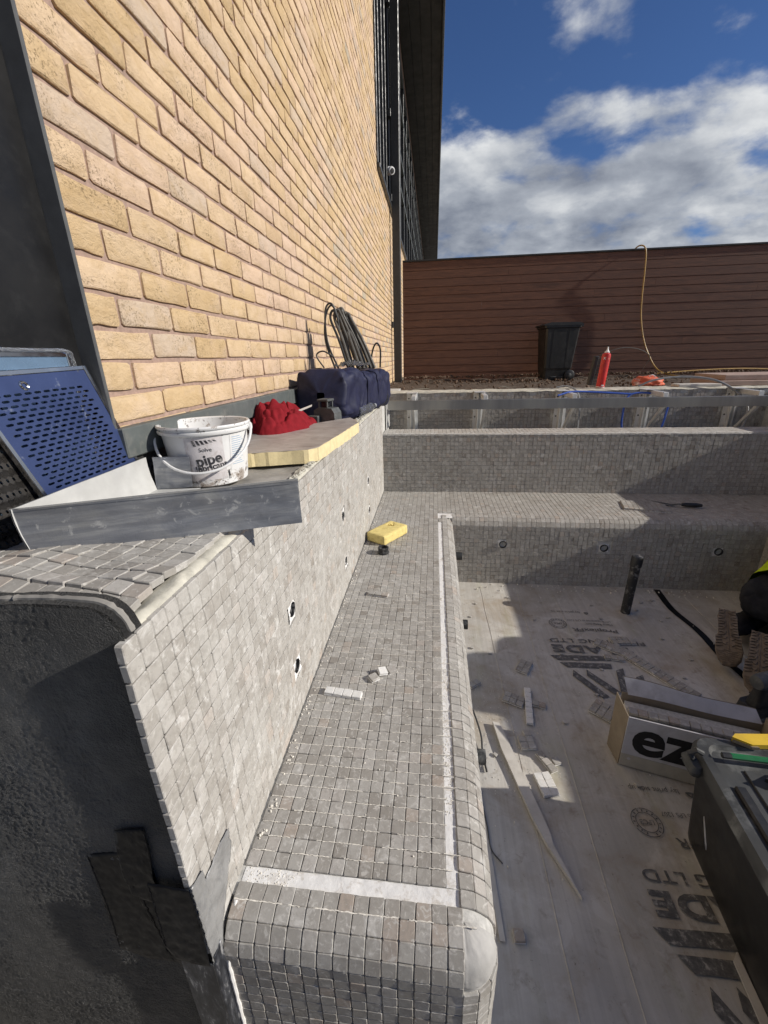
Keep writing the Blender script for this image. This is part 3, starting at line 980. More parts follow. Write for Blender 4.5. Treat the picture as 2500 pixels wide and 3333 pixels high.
# left run: cross-section in x, extruded along y
pr = [(xL - .02, -HB - .02)] + [(xL - .02, -g)] + [(x, z - g if k else -g) for k, (x, z) in enumerate(arc_profile(xO - BR, xL, HB + .02, rr))]
sec = [(xL - .02, zB - g)]
for k in range(9):
    a = math.pi / 2 * k / 8
    sec.append((xO - BR + rr * math.sin(a), zB - BR + rr * math.cos(a)))
sec += [(xO - g, zF - .02), (xL - .02, zF - .02)]
MB().prism([(x, yE + BR, z) for x, z in sec], (0, yB - yE - BR, 0)).build('core', 'grout', bench, True)
sec = [(yE + BR, zB - g - .0003)]
for k in range(9):
    a = math.pi / 2 * k / 8
    sec.append((yE + BR - rr * math.sin(a), zB - BR + rr * math.cos(a)))
sec += [(yE + g, zF - .02), (yE + BR, zF - .02)]
MB().prism([(xL + .0005, y, z) for y, z in sec], (xO - BR - xL, 0, 0)).build('core', 'grout', bench, True)
mb = MB()
def ball(u, v_):
    a, b = -math.pi / 2 + u * math.pi / 2, v_ * math.pi / 2
    r = BR - .0035 + .0012 * mnoise.fractal(V(u * 4, v_ * 4, 7), 1., 2., 4) + (.003 * abs(mnoise.noise(V(u * 20, v_ * 20, 2))) if min(u, v_) < .08 or max(u, v_) > .9 else 0)
    return (xO - BR + r * math.cos(a) * math.sin(b), yE + BR + r * math.sin(a) * math.sin(b), zB - BR + r * math.cos(b))
mb.grid(ball, 34, 34)
mb.build('plaster_corner', 'grey_plaster', bench, 'all')
mb = MB()
def post(u, v_):
    a = -math.pi / 2 + u * math.pi / 2
    return (xO - BR + rr * math.cos(a), yE + BR + rr * math.sin(a), zB - BR - v_ * (HB - BR))
mb.grid(post, 10, 3)
mb.build('core', 'grout', bench, 'all')
mb = MB()
def fill(u, v_):
    b = v_ * math.pi / 2
    r = BR - .003 + .0018 * mnoise.fractal(V(u * 3, v_ * 9, 3), 1., 2., 3)
    return (xO - BR - .0005 + .0015 * u, yE + BR - r * math.sin(b), zB - BR + r * math.cos(b))
mb.grid(fill, 6, 24)
mb.build('plaster_corner', 'white_plaster', bench, 'all')
# back run and far run
sec = [(yB + .02, zB - g - .0006)]
for k in range(9):
    a = math.pi / 2 * k / 8
    sec.append((yR + BR - rr * math.sin(a), zB - BR + rr * math.cos(a)))
sec += [(yR + g, zF - .02), (yB + .02, zF - .02)]
MB().prism([(xO - BR, y, z) for y, z in sec], (xRW - xO + BR, 0, 0)).build('core', 'grout', bench, True)
back_core = bench.children[-1]
sec = [(xRW, zB - g - .0009)]
for k in range(9):
    a = math.pi / 2 * k / 8
    sec.append((xR2 + BR - rr * math.sin(a), zB - BR + rr * math.cos(a)))
sec += [(xR2 + g, zF - .02), (xRW, zF - .02)]
MB().prism([(x, -1.2, z) for x, z in sec], (0, yR + BR + 1.2, 0)).build('core', 'grout', bench, True)

def nose(s, c, r=BR):
    """distance s past the start of the curve: (offset outward, drop, normal outward, normal up)"""
    if s <= 0:
        return s, 0.0, 0.0, 1.0
    a = s / r
    if a < math.pi / 2:
        return r * math.sin(a), r - r * math.cos(a), math.sin(a), math.cos(a)
    return r, r + (s - r * math.pi / 2), 1.0, 0.0

spots = []
yM0 = 0.552
# main field
for i in range(14):
    for j in range(int((yB - yM0) / T)):
        spots.append(((xL + (i + .5) * T, yM0 + (j + .5) * T, zB), (1, 0, 0), (0, 0, 1)))
# far corner bridging tiles + back field + back nose + riser
yQ = yM0 + int((2.735 - yM0) / T) * T
x0 = xL + 14 * T
ncol = int((xRW - x0) / T)
nb = int((yB - (yR + BR)) / T)
HOLES = [(0.476, -1.197), (1.123, -1.206), (1.817, -1.213)]
for i in range(ncol):
    x = x0 + (i + .5) * T
    for j in range(int((yB - yQ) / T) + 19):
        s = (j + .5) * T - (yB - yR - BR)
        o_, d_, no, nu = nose(s, 0)
        if s > 0 and (x < xO - .012 or x > xR2 + .02):
            continue
        if s <= 0 and x < xO + .01 and yB - (j + .5) * T < yQ + .03:
            continue
        y, z = yR + BR - o_, zB - d_
        if z < zF + .012:
            continue
        if any(abs(x - hx) < 1.05 * T and abs(z - hz) < 1.05 * T for hx, hz in HOLES) and s > 0:
            continue
        spots.append(((x, y, z), (1, 0, 0), (0, -no, nu)))
# right-hand nose of the left run
xs0 = 0.067
for j in range(int((2.72 - (yM0 - T)) / T)):
    y = yM0 - T + (j + .5) * T
    for k in range(19):
        s = (k + .5) * T - (xO - BR - xs0)
        o_, d_, no, nu = nose(s, 0)
        if zB - d_ < zF + .012:
            continue
        spots.append(((xO - BR + o_, y, zB - d_), (0, 1, 0), (no, 0, nu)))
# thin whitish smears of adhesive squeezed up between the rows
SMEAR = MB()
sr = random.Random(77)
def smear(x0_, x1_, y, z, r0=.0011):
    x = x0_
    while x < x1_:
        L = sr.uniform(.006, .05)
        if sr.random() < .62:
            n_ = max(3, int(L / .004))
            SMEAR.tube([V(x + L * k / n_, y + sr.gauss(0, .0004), z - .0004 + sr.uniform(-.0003, .0004)) for k in range(n_ + 1)], [max(.0003, r0 * sr.uniform(.45, 1.25)) for _ in range(n_ + 1)], 4)
        x += L
for j in range(1, 42):
    smear(xL + .004, xL + 14 * T, yM0 + j * T, zB, .0012)
smear(xL + .004, xs0, yM0 - 2 * T, zB, .0016)
SMEAR.build('adhesive_smear', 'adhesive_crumbs', bench, False, kind='stuff')
# a few tiles still in the groove at the far end
for j in range(2):
    spots.append(((xL + 14.55 * T, 2.60 + j * T, zB), (1, 0, 0), (0, 0, 1)))
# near end rows, nose and face
for i in range(15):
    x = xL + (i + .5) * T + .001
    for k in range(19):
        s = (k + .5) * T - (yM0 - T - (yE + BR))
        o_, d_, no, nu = nose(s, 0)
        if zB - d_ < zF + .012:
            continue
        spots.append(((x, yE + BR - o_, zB - d_), (1, 0, 0), (0, -no, nu)))
# turning tiles on the near right-hand vertical corner
for a in (-78, -53, -28, -4):
    nx, ny = math.cos(R(a)), math.sin(R(a))
    for k in range(15):
        z = zB - BR - .012 - (k + .5) * T
        if z > zF + .012:
            spots.append(((xO - BR + BR * nx, yE + BR + BR * ny, z), (-ny, nx, 0), (nx, ny, 0)))
# far bench: riser and seat
for j in range(int((yR + .02 + 0.9) / T)):
    y = yR - .004 - (j + .5) * T
    for k in range(17):
        s = (k + .5) * T - .02
        o_, d_, no, nu = nose(s, 0)
        if zB - d_ < zF + .012:
            continue
        spots.append(((xR2 + BR - o_, y, zB - d_), (0, 1, 0), (-no, 0, nu)))
lay_tiles(bench, spots, 'tile_stone', stretch=(1, 1.022, 1))
# bare bands of plaster where tiles are still missing
mb = MB()
def band(xa, xb, ya, yb, nu_, nv_, seed, amp=.0011):
    def fn(u, v_):
        x, y = xa + u * (xb - xa), ya + v_ * (yb - ya)
        return (x, y, zB - .0040 + amp * (mnoise.fractal(V(x * 55, y * 55, seed), 1., 2., 4) + 2.2 * max(0, mnoise.noise(V(x * 23, y * 15, seed + 5)) - .12)))
    return MB().grid(fn, nu_, nv_)
band(xL + .004, xs0 - .001, yM0 - T + .0005, yM0 - .001, 70, 8, 1).build('plaster_band', 'white_plaster', bench, 'all')
band(xL + 14 * T + .0008, xs0 - .001, yM0 + .0002, 2.60, 7, 260, 3).build('plaster_band', 'white_plaster', bench, 'all')
band(xL + 14 * T, xO - .004, 2.664, 2.75, 16, 12, 4).build('plaster_band', 'white_plaster', bench, 'all')
mb = MB()
for i in range(14):
    a = math.pi / 2 * i / 13
    mb.v += []
pts = [V(xO - BR + (BR - .001) * math.sin(math.pi / 2 * k / 10), 1.055, zB - BR + (BR - .001) * math.cos(math.pi / 2 * k / 10)) for k in range(11)]
# crumbs of old adhesive
crumb = MB()
cr = random.Random(9)
def crumbs(n, xa, xb, ya, yb, z, smin=.0012, smax=.004):
    for _ in range(n):
        s = cr.uniform(smin, smax)
        vs, fs = bevel_box((s * 2, s * 1.5, s * 1.2), s * .4)
        crumb.add(vs, fs, Matrix.Translation((cr.uniform(xa, xb), cr.uniform(ya, yb), z + s * .3)) @ Quaternion((cr.random(), cr.random(), cr.random(), cr.random())).normalized().to_matrix().to_4x4())
crumbs(700, .039, .066, .70, 1.20, zB - .004, .0004, .0016)
crumbs(120, xL + .01, xL + .12, yM0 - T + .001, yM0 - .002, zB - .004, .0004, .0016)
crumbs(260, xL + .003, xL + .025, .6, 3.1, zB, .0008, .0036)
crumbs(130, xL, .03, .6, 2.4, zB, .001, .0025)
crumbs(60, xO + .0, 1.6, .7, 2.5, zF + .002, .001, .0035)
crumbs(420, .17, .50, 1.1, 1.75, zF + .002, .0006, .0022)
crumbs(70, .3, 2.0, 2.55, 2.65, zF + .003, .002, .006)
crumb.build('adhesive_crumbs', 'adhesive_crumbs', kind='stuff', label='scattered crumbs of old tile adhesive on bench and floor', cat='debris')
drill(back_core, [((hx, yR, hz), (0, -1, 0), .023, .09) for hx, hz in HOLES])
for hx, hz in HOLES:
    Mj = frame_matrix((hx, yR + .006, hz), (1, 0, 0), (0, -1, 0))
    mb = MB()
    def patch(u, v_):
        a = 2 * math.pi * u
        k = 1 / max(abs(math.cos(a)), abs(math.sin(a)))
        r = .024 + (.0298 * k - .024) * v_
        return (hx + r * math.cos(a), yR + .0025 + .0015 * mnoise.noise(V(r * 300, a * 3, hx)), hz + r * math.sin(a))
    mb.grid(patch, 40, 5, closeu=True)
    mb.build('plaster_patch', 'white_plaster', bench, 'all')
    ps = MB().lathe([(.0205, -.075), (.0205, .014), (.0245, .014), (.0245, -.01)], 28, Mj).build('pipe_sleeve', 'dusty_black', bench, True)
    MB().lathe([(.020, -.07), (0, -.07)], 20, Mj).build('bore', 'hole_dark', ps)

# ------------------------------------------------------------------ back wall, trough, rear wall, far side wall
bw = thing('back_wall', 'grey mosaic-tiled upstand wall behind the back bench', 'wall', (1.1, yB, zF))
MB().box((xL - .003, yB + .0055, -1.7), (xRW, 3.485, zW - .0072)).build('core', 'grout', bw)
spots = []
for i in range(int((xRW - xL) / T)):
    x = xL + (i + .5) * T
    for j in range(15):
        spots.append(((x, yB, zB + (j + .5) * T), (1, 0, 0), (0, -1, 0)))
lay_tiles(bw, spots, 'tile_stone')
lay_tiles(bw, [((xL + (i + .5) * T, yB + .024 + (j + .5) * T, zW), (1, 0, 0), (0, 0, 1)) for i in range(int((xRW - xL) / T)) for j in range(7)], 'tile_stone_dusty', 0)
mb = MB()
def edge(u, v_):
    x = xL + v_ * (xRW - xL)
    a = u * math.pi / 2
    n_ = .003 * mnoise.fractal(V(x * 26, u * 2, 5), 1., 2., 4)
    return (x, yB + .020 - .022 * math.sin(a) + n_ * .6, zW - .010 + .011 * math.cos(a) + n_)
mb.grid(edge, 6, 500)
mb.build('mortar_edge', 'grout', bw, 'all')

rw = thing('trough_wall', 'tiled rear wall of the narrow trough under the steel brackets', 'wall', (1.1, yT, -.8))
MB().box((xL - .2, yT + .0072, -1.2), (3.4, 3.985, -.29)).build('core', 'grout', rw)
MB().box((xL - .003, 3.487, -1.2), (3.2, yT + .007, -.80)).build('trough_floor', 'concrete', rw)
spots = []
for i in range(int((3.1 - xL) / T)):
    for j in range(16):
        z = -.296 - (j + .5) * T
        if j == 0 and (i * 7919) % 13 < 4:
            continue
        spots.append(((xL + (i + .5) * T, yT, z), (1, 0, 0), (0, -1, 0)))
lay_tiles(rw, spots, 'tile_stone')
mb = MB()
def coping(u, v_):
    x, y = xL - .15 + v_ * 3.55, yT - .004 + u * .185
    return (x, y, -.285 + .006 * mnoise.fractal(V(x * 9, y * 20, 6), 1., 2., 4) - (.012 if u < .04 else 0))
mb.grid(coping, 10, 260)
mb.build('screed', 'cream_mortar', rw, 'all')

sw = thing('side_wall', 'tiled far side wall of the pool in shade', 'wall', (xRW + .2, 1, zF))
MB().box((xRW + .0, -1.2, -1.7), (3.18, 3.98, zL - .006)).build('core', 'grey_plaster', sw)
MB().box((xRW - .012, -1.2, zL - .0055), (3.19, 3.985, zL), .002).build('coping', 'concrete', sw)
nw = thing('step_wall', 'rough concrete wall closing the open end of the pool', 'wall', (1.1, -1.2, zF))
MB().box((-1.3, -1.6, -1.75), (3.18, -1.2, -.52)).build('core', 'concrete', nw)

# ------------------------------------------------------------------ pool floor
mb = MB()
def floor_fn(u, v_):
    x, y = xO - .02 - .6 * 0 + u * (xR2 - xO + .05), -1.2 + v_ * (yR + 1.22)
    return (x, y, zF + .0040 * mnoise.fractal(V(x * 4.2, y * 1.6, 8), 1., 2., 4))
mb.grid(floor_fn, 110, 150)
pf = mb.build('pool_floor', 'floor_sheet', smooth='all', kind='structure')
mb = MB()
mb.add([(-1.3, -1.2, zF - .006), (xO, -1.2, zF - .006), (xO, yE + .2, zF - .006), (-1.3, yE + .2, zF - .006)], [(0, 1, 2, 3)])
mb.build('floor_screed', 'concrete', kind='structure')

def on_floor(vs, cx, cy, rot, dz=.0042):
    """lay flat text geometry on the floor sheet, following it"""
    c, s = math.cos(rot), math.sin(rot)
    out = []
    for p in vs:
        x, y = cx + p[0] * c - p[1] * s, cy + p[0] * s + p[1] * c
        out.append((x, y, zF + .0040 * mnoise.fractal(V(x * 4.2, y * 1.6, 8), 1., 2., 4) + dz))
    return out
def floor_text(txt, xa, xb, y0, h, bold=0.0, spacing=1.0, name='lettering', rot=math.pi):
    # text spans xa..xb, centred on y0, overall height h
    vs, fs = text_mesh(txt, .1, bold, spacing)
    x0, x1 = min(p.x for p in vs), max(p.x for p in vs)
    ya, yb = min(p.y for p in vs), max(p.y for p in vs)
    vs = [V((p.x - (x0 + x1) / 2) * (xb - xa) / (x1 - x0), (p.y - (ya + yb) / 2) * h / (yb - ya), 0) for p in vs]
    cx, cy = (xa + xb) / 2, y0
    MB().add(on_floor(vs, cx, cy, rot), fs).build(name, 'floor_print', pf)
def floor_poly(polys, cx, cy, rot, name='printed_mark'):
    mb = MB()
    for po in polys:
        mb.add(on_floor([V(*p, 0) for p in po], cx, cy, rot), [tuple(range(len(po)))])
    mb.build(name, 'floor_print', pf)
def bar(x0, y0, x1, y1, w):
    d = V(x1 - x0, y1 - y0, 0).normalized()
    n_ = V(-d.y, d.x, 0) * w / 2
    return [(x0 - n_.x, y0 - n_.y), (x1 - n_.x, y1 - n_.y), (x1 + n_.x, y1 + n_.y), (x0 + n_.x, y0 + n_.y)]
def ring(r0, r1, n=32):
    return [[(r0 * math.cos(2 * math.pi * k / n), r0 * math.sin(2 * math.pi * k / n)), (r1 * math.cos(2 * math.pi * k / n), r1 * math.sin(2 * math.pi * k / n)),
             (r1 * math.cos(2 * math.pi * (k + 1) / n), r1 * math.sin(2 * math.pi * (k + 1) / n)), (r0 * math.cos(2 * math.pi * (k + 1) / n), r0 * math.sin(2 * math.pi * (k + 1) / n))] for k in range(n)]
def print_block(dx, dy):
    # everything reads from the far side of the pool, so it is turned by 180 degrees
    X0 = .655 + dx
    floor_text('BLADE', X0, X0 + .395, 1.972 + dy, .064, .0042, 1.1)
    floor_text('FLOORING LTD', X0 + .005, X0 + .50, 2.043 + dy, .034, .0010)
    floor_text('ProplexFR', X0 + .155, X0 + .40, 2.152 + dy, .040, .0016)
    floor_text('Flame Retardant', X0 + .245, X0 + .395, 2.208 + dy, .020)
    floor_text('LPCB approved to LPS 1207', X0 + .15, X0 + .395, 2.242 + dy, .021)
    floor_text('lay print side up', X0 + .08, X0 + .25, 2.330 + dy, .026)
    floor_poly([bar(-.012, 0, .012, 0, .006), bar(-.012, 0, 0, .018, .005), bar(.012, 0, 0, .018, .005)], X0 + .285, 2.325 + dy, math.pi, 'printed_mark')
    floor_poly(ring(.046, .049) + ring(.032, .0345), .745 + dx, 2.205 + dy, math.pi, 'roundel')
    for k in range(15):
        a = math.pi * (0.12 + k / 14 * 1.76) + math.pi / 2
        floor_poly([bar(.0365 * math.cos(a), .0365 * math.sin(a), .0435 * math.cos(a), .0435 * math.sin(a), .0045)], .745 + dx, 2.205 + dy, math.pi, 'roundel_mark')
    floor_text('LPCB', .745 - .023 + dx, .745 + .023 + dx, 2.205 + dy, .017, .002)
    st = [(.630, 1.895, .935, 1.905), (.665, 1.842, .915, 1.845), (.70, 1.795, .81, 1.625), (.765, 1.80, .875, 1.655), (.945, 1.84, .905, 1.66), (1.02, 1.80, .99, 1.63)]
    for (a, b, c, d) in st:
        w = .036
        ang = math.atan2(d - b, c - a)
        L = math.hypot(c - a, d - b)
        sk = .028
        po = [(-L / 2 + sk, -w / 2), (L / 2 - sk * .3, -w / 2), (L / 2, w / 2), (-L / 2, w / 2)]
        n = 8
        floor_poly([[(-L / 2 + sk + (L - 1.3 * sk) * k / n, -w / 2), (-L / 2 + sk + (L - 1.3 * sk) * (k + 1) / n, -w / 2), (-L / 2 + L * (k + 1) / n, w / 2), (-L / 2 + L * k / n, w / 2)] for k in range(n)], (a + c) / 2 + dx, (b + d) / 2 + dy, ang, 'printed_stripe')
print_block(0, 0)
print_block(-.01, -1.14)
# dark joint tape across the floor
mb = MB()
tp = [(1.49, 2.64), (1.47, 2.40), (1.505, 2.18), (1.50, 1.95), (1.52, 1.75), (1.53, .9)]
tpath = smooth_path([V(x, y, 0) for x, y in tp], 8)
vs = []
for p in tpath:
    vs += [p + V(-.02, 0, 0), p + V(.02, 0, 0)]
mb.add(on_floor(vs, 0, 0, 0, .003), [(2 * k, 2 * k + 1, 2 * k + 3, 2 * k + 2) for k in range(len(tpath) - 1)])
mb.build('joint_tape', 'gaffer_tape', pf)
# raised overlap edges of the protective sheets
for (xa, ya, xb, yb) in ((.575, 2.6, .52, .45), (.80, 2.6, .79, 1.6), (1.62, 2.55, 1.60, .8), (.335, 2.6, .37, .5)):
    n = 40
    vs = []
    for k in range(n):
        t_ = k / (n - 1)
        x, y = xa + (xb - xa) * t_ + .004 * mnoise.noise(V(t_ * 9, xa, 0)), ya + (yb - ya) * t_
        vs += [V(x - .0035, y, -.0012), V(x, y, .0022), V(x + .002, y, -.0012)]
    out = on_floor(vs, 0, 0, 0, 0)
    out = [(p[0], p[1], p[2] + v_.z) for p, v_ in zip(out, vs)]
    fs = []
    for k in range(n - 1):
        fs += [(3 * k, 3 * k + 1, 3 * k + 4, 3 * k + 3), (3 * k + 1, 3 * k + 2, 3 * k + 5, 3 * k + 4)]
    MB().add(out, fs).build('sheet_edge', 'floor_sheet', pf)
# ------------------------------------------------------------------ things on the ledge
ZL = zL + .004
def slot_plate(w, h, px, py, sl, sh, margin_top, margin, thick, M, vertical=False):
    """plate in local x (width) / y (height) with staggered rounded slots cut right through"""
    mb = MB()
    def quad(x0, y0, x1, y1):
        if x1 - x0 < 1e-5 or y1 - y0 < 1e-5:
            return
        for z in (0, -thick):
            mb.add([(x0, y0, z), (x1, y0, z), (x1, y1, z), (x0, y1, z)], [(0, 1, 2, 3)], M)
    ytop = h - margin_top
    ny = int((ytop - margin) / py)
    y0 = ytop - ny * py
    quad(0, 0, w, y0)
    quad(0, ytop, w, h)
    for r in range(ny):
        ya = y0 + r * py
        xs = margin + (px / 2 if r % 2 else 0)
        nx = int((w - margin - xs) / px)
        quad(0, ya, xs, ya + py)
        quad(xs + nx * px, ya, w, ya + py)
        for c in range(nx):
            xa = xs + c * px
            cx, cy = xa + px / 2, ya + py / 2
            hl, hh = sl / 2, sh / 2
            hole = [(cx - hl + hh, cy - hh), (cx + hl - hh, cy - hh), (cx + hl, cy - hh * .3), (cx + hl, cy + hh * .3), (cx + hl - hh, cy + hh), (cx - hl + hh, cy + hh), (cx - hl, cy + hh * .3), (cx - hl, cy - hh * .3)]
            rim = [(cx - hl + hh, ya), (cx + hl - hh, ya), (xa + px, cy - hh * .3), (xa + px, cy + hh * .3), (cx + hl - hh, ya + py), (cx - hl + hh, ya + py), (xa, cy + hh * .3), (xa, cy - hh * .3)]
            cor = {1: (xa + px, ya), 3: (xa + px, ya + py), 5: (xa, ya + py), 7: (xa, ya)}
            for z in (0, -thick):
                vs = [(*p, z) for p in hole] + [(*p, z) for p in rim]
                fs = []
                for i in range(8):
                    j = (i + 1) % 8
                    if i in cor:
                        vs.append((*cor[i], z))
                        fs.append((i, 8 + i, len(vs) - 1, 8 + j, j))
                    else:
                        fs.append((i, 8 + i, 8 + j, j))
                mb.add(vs, fs, M)
            vs = [(*p, 0) for p in hole] + [(*p, -thick) for p in hole]
            mb.add(vs, [(i, (i + 1) % 8, 8 + (i + 1) % 8, 8 + i) for i in range(8)], M)
    mb.add([(0, 0, 0), (w, 0, 0), (w, h, 0), (0, h, 0), (0, 0, -thick), (w, 0, -thick), (w, h, -thick), (0, h, -thick)], [(0, 1, 5, 4), (1, 2, 6, 5), (2, 3, 7, 6), (3, 0, 4, 7)], M)
    return mb

def grille(name, label, org, wdir, hdir, w, h, film, slots, rimw=.010):
    t = thing(name, label, 'grille', org, 'perforated drain grilles leaning on the door')
    wd, hd = Vector(wdir).normalized(), Vector(hdir).normalized()
    nn = wd.cross(hd).normalized()
    M = Matrix.Identity(4)
    for i in range(3):
        M[i][0], M[i][1], M[i][2], M[i][3] = wd[i], hd[i], nn[i], org[i]
    slot_plate(w, h, *slots, .0016, M).build('perforated_plate', film, t)
    e = .009
    for nm, lo, hi in (('edge_rail', (w + .0005, -.001, -e), (w + rimw, h + rimw, .002)), ('edge_rail', (-rimw, -.001, -e), (-.0005, h + rimw, .002)), ('edge_rail', (0, h + .0005, -e), (w, h + rimw, .002)), ('edge_rail', (0, -rimw, -e), (w, -.0005, .002))):
        MB().box(lo, hi, .0012, M).build(nm, 'polished_steel', t)
    return t, M
g1, M1 = grille('drain_grille', 'slotted drain grille with blue protective film leaning against the black door', (-.740, .735, -.325), (0, 1, .03), (-.047, -.075, .308), .265, .320, 'blue_film', (.0215, .0104, .0155, .0048, .030, .012))
mb = MB().lathe([(.0095, .003), (.0105, .0012), (.0095, 0)], 20, M1 @ Matrix.Translation((.10, .300, 0)))
MB().lathe([(.0045, .0012), (.0075, .0030), (.0095, .0008)], 20, M1 @ Matrix.Translation((.10, .300, 0))).build('finger_hole_rim', 'polished_steel', g1, True)
g2, M2 = grille('drain_grille', 'taller film-covered grille edged in clear wrap, behind the slotted blue one', (-.783, .56, -.32), (0, 1, 0), (-.012, 0, .33), .335, .338, 'film_reflect', (.019, .046, .0065, .022, .022, .010), .010)
mb = MB()
for k in range(2):
    pts = [V(0.0, .350, .004), V(.12, .352, .006), V(.25, .351, .005), V(.333, .350, .006), V(.345, .33, .005), V(.349, .26, .004), V(.350, .15, .004)]
    mb.tube(smooth_path([M2 @ (p + V(0, 0, -.006 * k)) for p in pts], 6), [.004 + .0015 * mnoise.noise(V(i * .7, k, 0)) for i in range(37)], 6)
mb.build('edge_wrap', 'clear_plastic', g2, True)
g3, M3 = grille('drain_grille', 'bare brown steel grille with upright slots standing lowest by the door', (-.765, .50, -.328), (0, 1, 0), (-.03, -.08, .30), .26, .22, 'brown_steel', (.0125, .027, .0045, .017, .016, .010))

# bent galvanised flashing
zs = thing('metal_flashing', 'bent strip of galvanised sheet lying across the ledge edge', 'flashing', (-.5, .7, ZL))
def strip_face(path, h0, h1, lean, name, mat, curve=0.0, off=0.0, rough=.0015, skew=0.0):
    mb = MB()
    path = [Vector(p) for p in path]
    n = 28
    def pt(t):
        k = t * (len(path) - 1)
        i = min(int(k), len(path) - 2)
        return path[i].lerp(path[i + 1], k - i)
    def fn(u, v_):
        p = pt(u)
        d = (path[-1] - path[0]).normalized()
        nn = V(-d.y, d.x, 0)
        hh = h0 + (h1 - h0) * u
        b = rough * mnoise.fractal(V(u * 4, v_ * 2, off * 100), 1., 2., 3)
        return p + V(0, 0, hh * v_) - d * (skew * v_ * (1 - u)) + nn * (lean * v_ + curve * math.sin(math.pi * v_) + off + b)
    mb.grid(fn, n, 8)
    fr = list(mb.f)
    return mb.build(name, mat, zs, 'all')
A, B = V(-.700, .600, -.313), V(-.270, .800, -.321)
strip_face([A, B], .086, .094, .006, 'front_face', 'galvanised', .002, skew=.014)
strip_face([A, B], .086, .094, .006, 'front_backing', 'pale_zinc', .002, .0030, skew=.014)
C_ = V(-.728, 1.0, -.315)
strip_face([A, C_], .086, .088, .012, 'side_face', 'pale_zinc', .004, -.002)
strip_face([A, C_], .086, .088, .012, 'side_backing', 'galvanised', .004, .001)
strip_face([C_ + V(0, .001, .0), V(-.635, 1.018, -.312)], .085, .08, .012, 'return_face', 'galvanised', .0, 0)
MB().prism([(-.728, .90, -.3155), (-.690, .905, -.3155), (-.610, 1.012, -.3135), (-.728, .999, -.3155)], (0, 0, .0012)).build('bottom_flange', 'pale_zinc', zs)
MB().prism([A + V(0, 0, .0875), A + V(.003, .0005, .0875), B + V(.001, -.004, .0955), B + V(-.002, -.0045, .0955)], (0, .0012, -.002)).build('cut_edge', 'pale_zinc', zs)

# bucket
bk = thing('plastic_bucket', 'dirty white plastic bucket of pipe lubricant with wire-style handle', 'bucket', (-.645, 1.145, ZL))
Mb = Matrix.Translation((-.645, 1.145, ZL))
def shell(prof, name, mat, n=48, smooth=True, cap0=False):
    o = bpy.data.objects.new(name, MB().lathe(prof, n, None, cap0).mesh(name, mat, smooth))
    o.matrix_basis = Mb
    return place(o, bk)
def brad(z):
    return .099 + (.1165 - .099) * (z / .165)
shell([(0, .002), (.092, .002), (.099, .006)] + [(brad(z), z) for z in (.03, .08, .12, .150)] + [(.1155, .152)], 'body', 'bucket_plastic', cap0=False)
shell([(.1135, .166), (.112, .12), (.105, .06), (.097, .008), (0, .006)], 'inner_wall', 'bucket_plastic')
shell([(.1140, .146), (.1215, .146), (.1235, .149), (.1235, .154), (.1185, .156), (.1185, .160), (.1240, .161), (.1250, .165), (.1225, .169), (.1165, .168), (.1135, .164)], 'rim', 'bucket_plastic')
pts = []
ax = V(math.cos(R(18)), math.sin(R(18)), 0)          # hinge axis
fw = V(math.sin(R(18)), -math.cos(R(18)), 0)
for k in range(25):
    a = math.pi * k / 24
    pts.append(Mb @ (ax * -.1275 * math.cos(a) + fw * (.135 * math.sin(a) * .92 + .02) + V(0, 0, .152 - .098 * math.sin(a) ** .9)))
MB().tube(pts, .0037, 8).build('handle', 'white_plastic', bk, True)
for s in (-1, 1):
    MB().lathe([(.011, -.004), (.012, .006), (.006, .009), (0, .009)], 16, frame_matrix(Mb @ (ax * s * .1205 + V(0, 0, .150)), (0, 0, 1), ax * s)).build('hinge_boss', 'white_plastic', bk, True)
def wrap(vs, ang0, zc_, off):
    out = []
    for p in vs:
        z = zc_ + p[1]
        r = brad(z) + off
        a = ang0 + p[0] / r
        out.append(Mb @ V(r * math.cos(a), r * math.sin(a), z))
    return out
def wrap_rect(a0, zc_, w, h, name, mat, off, n=14, cut=0.0):
    vs, fs = [], []
    for i in range(n + 1):
        for j in range(2):
            vs.append((-w / 2 + w * i / n, -h / 2 + h * j + (cut * mnoise.noise(V(i * .8, j, 1))), 0))
    fs = [(2 * i, 2 * i + 2, 2 * i + 3, 2 * i + 1) for i in range(n)]
    return MB().add(wrap(vs, a0, zc_, off), fs).build(name, mat, bk, True)
def wrap_text(txt, size, a0, zc_, bold=0., off=.0011, sx=1.0, rot=0., mat='label_ink'):
    vs, fs = text_mesh(txt, size, bold)
    c, s = math.cos(rot), math.sin(rot)
    vs = [V(p.x * sx * c - p.y * s, p.x * sx * s + p.y * c, 0) for p in vs]
    MB().add(wrap(vs, a0, zc_, off), fs).build('label_text', mat, bk)
FA = R(-66)
wrap_rect(FA, .082, .098, .118, 'label', 'bucket_label', .0006, cut=.004)
wrap_rect(FA + R(50), .092, .058, .100, 'label', 'white_plastic', .0007, cut=.002)
for k in range(6):
    x0 = -.030 + k * .0105
    vs = [V(x0, .058, 0), V(x0 + .006, .058, 0), V(x0 + .012, .043 + .002 * k, 0), V(x0 + .005, .043 + .002 * k, 0)]
    MB().add(wrap(vs, FA, .076, .0010), [(0, 1, 2, 3)]).build('label_mark', 'label_ink', bk)
wrap_text('Solve', .0155, FA + R(1), .108, .0001)
wrap_text('pipe', .040, FA + R(4), .080, .0012, rot=R(8))
wrap_text('lubricant', .0235, FA + R(6), .060, .0006, rot=R(8))
vs = [V(.0, -.012, 0), V(.048, -.006, 0), V(.046, .020, 0)]
MB().add(wrap(vs, FA + R(6), .026, .0010), [(0, 1, 2)]).build('label_mark', 'label_ink', bk)
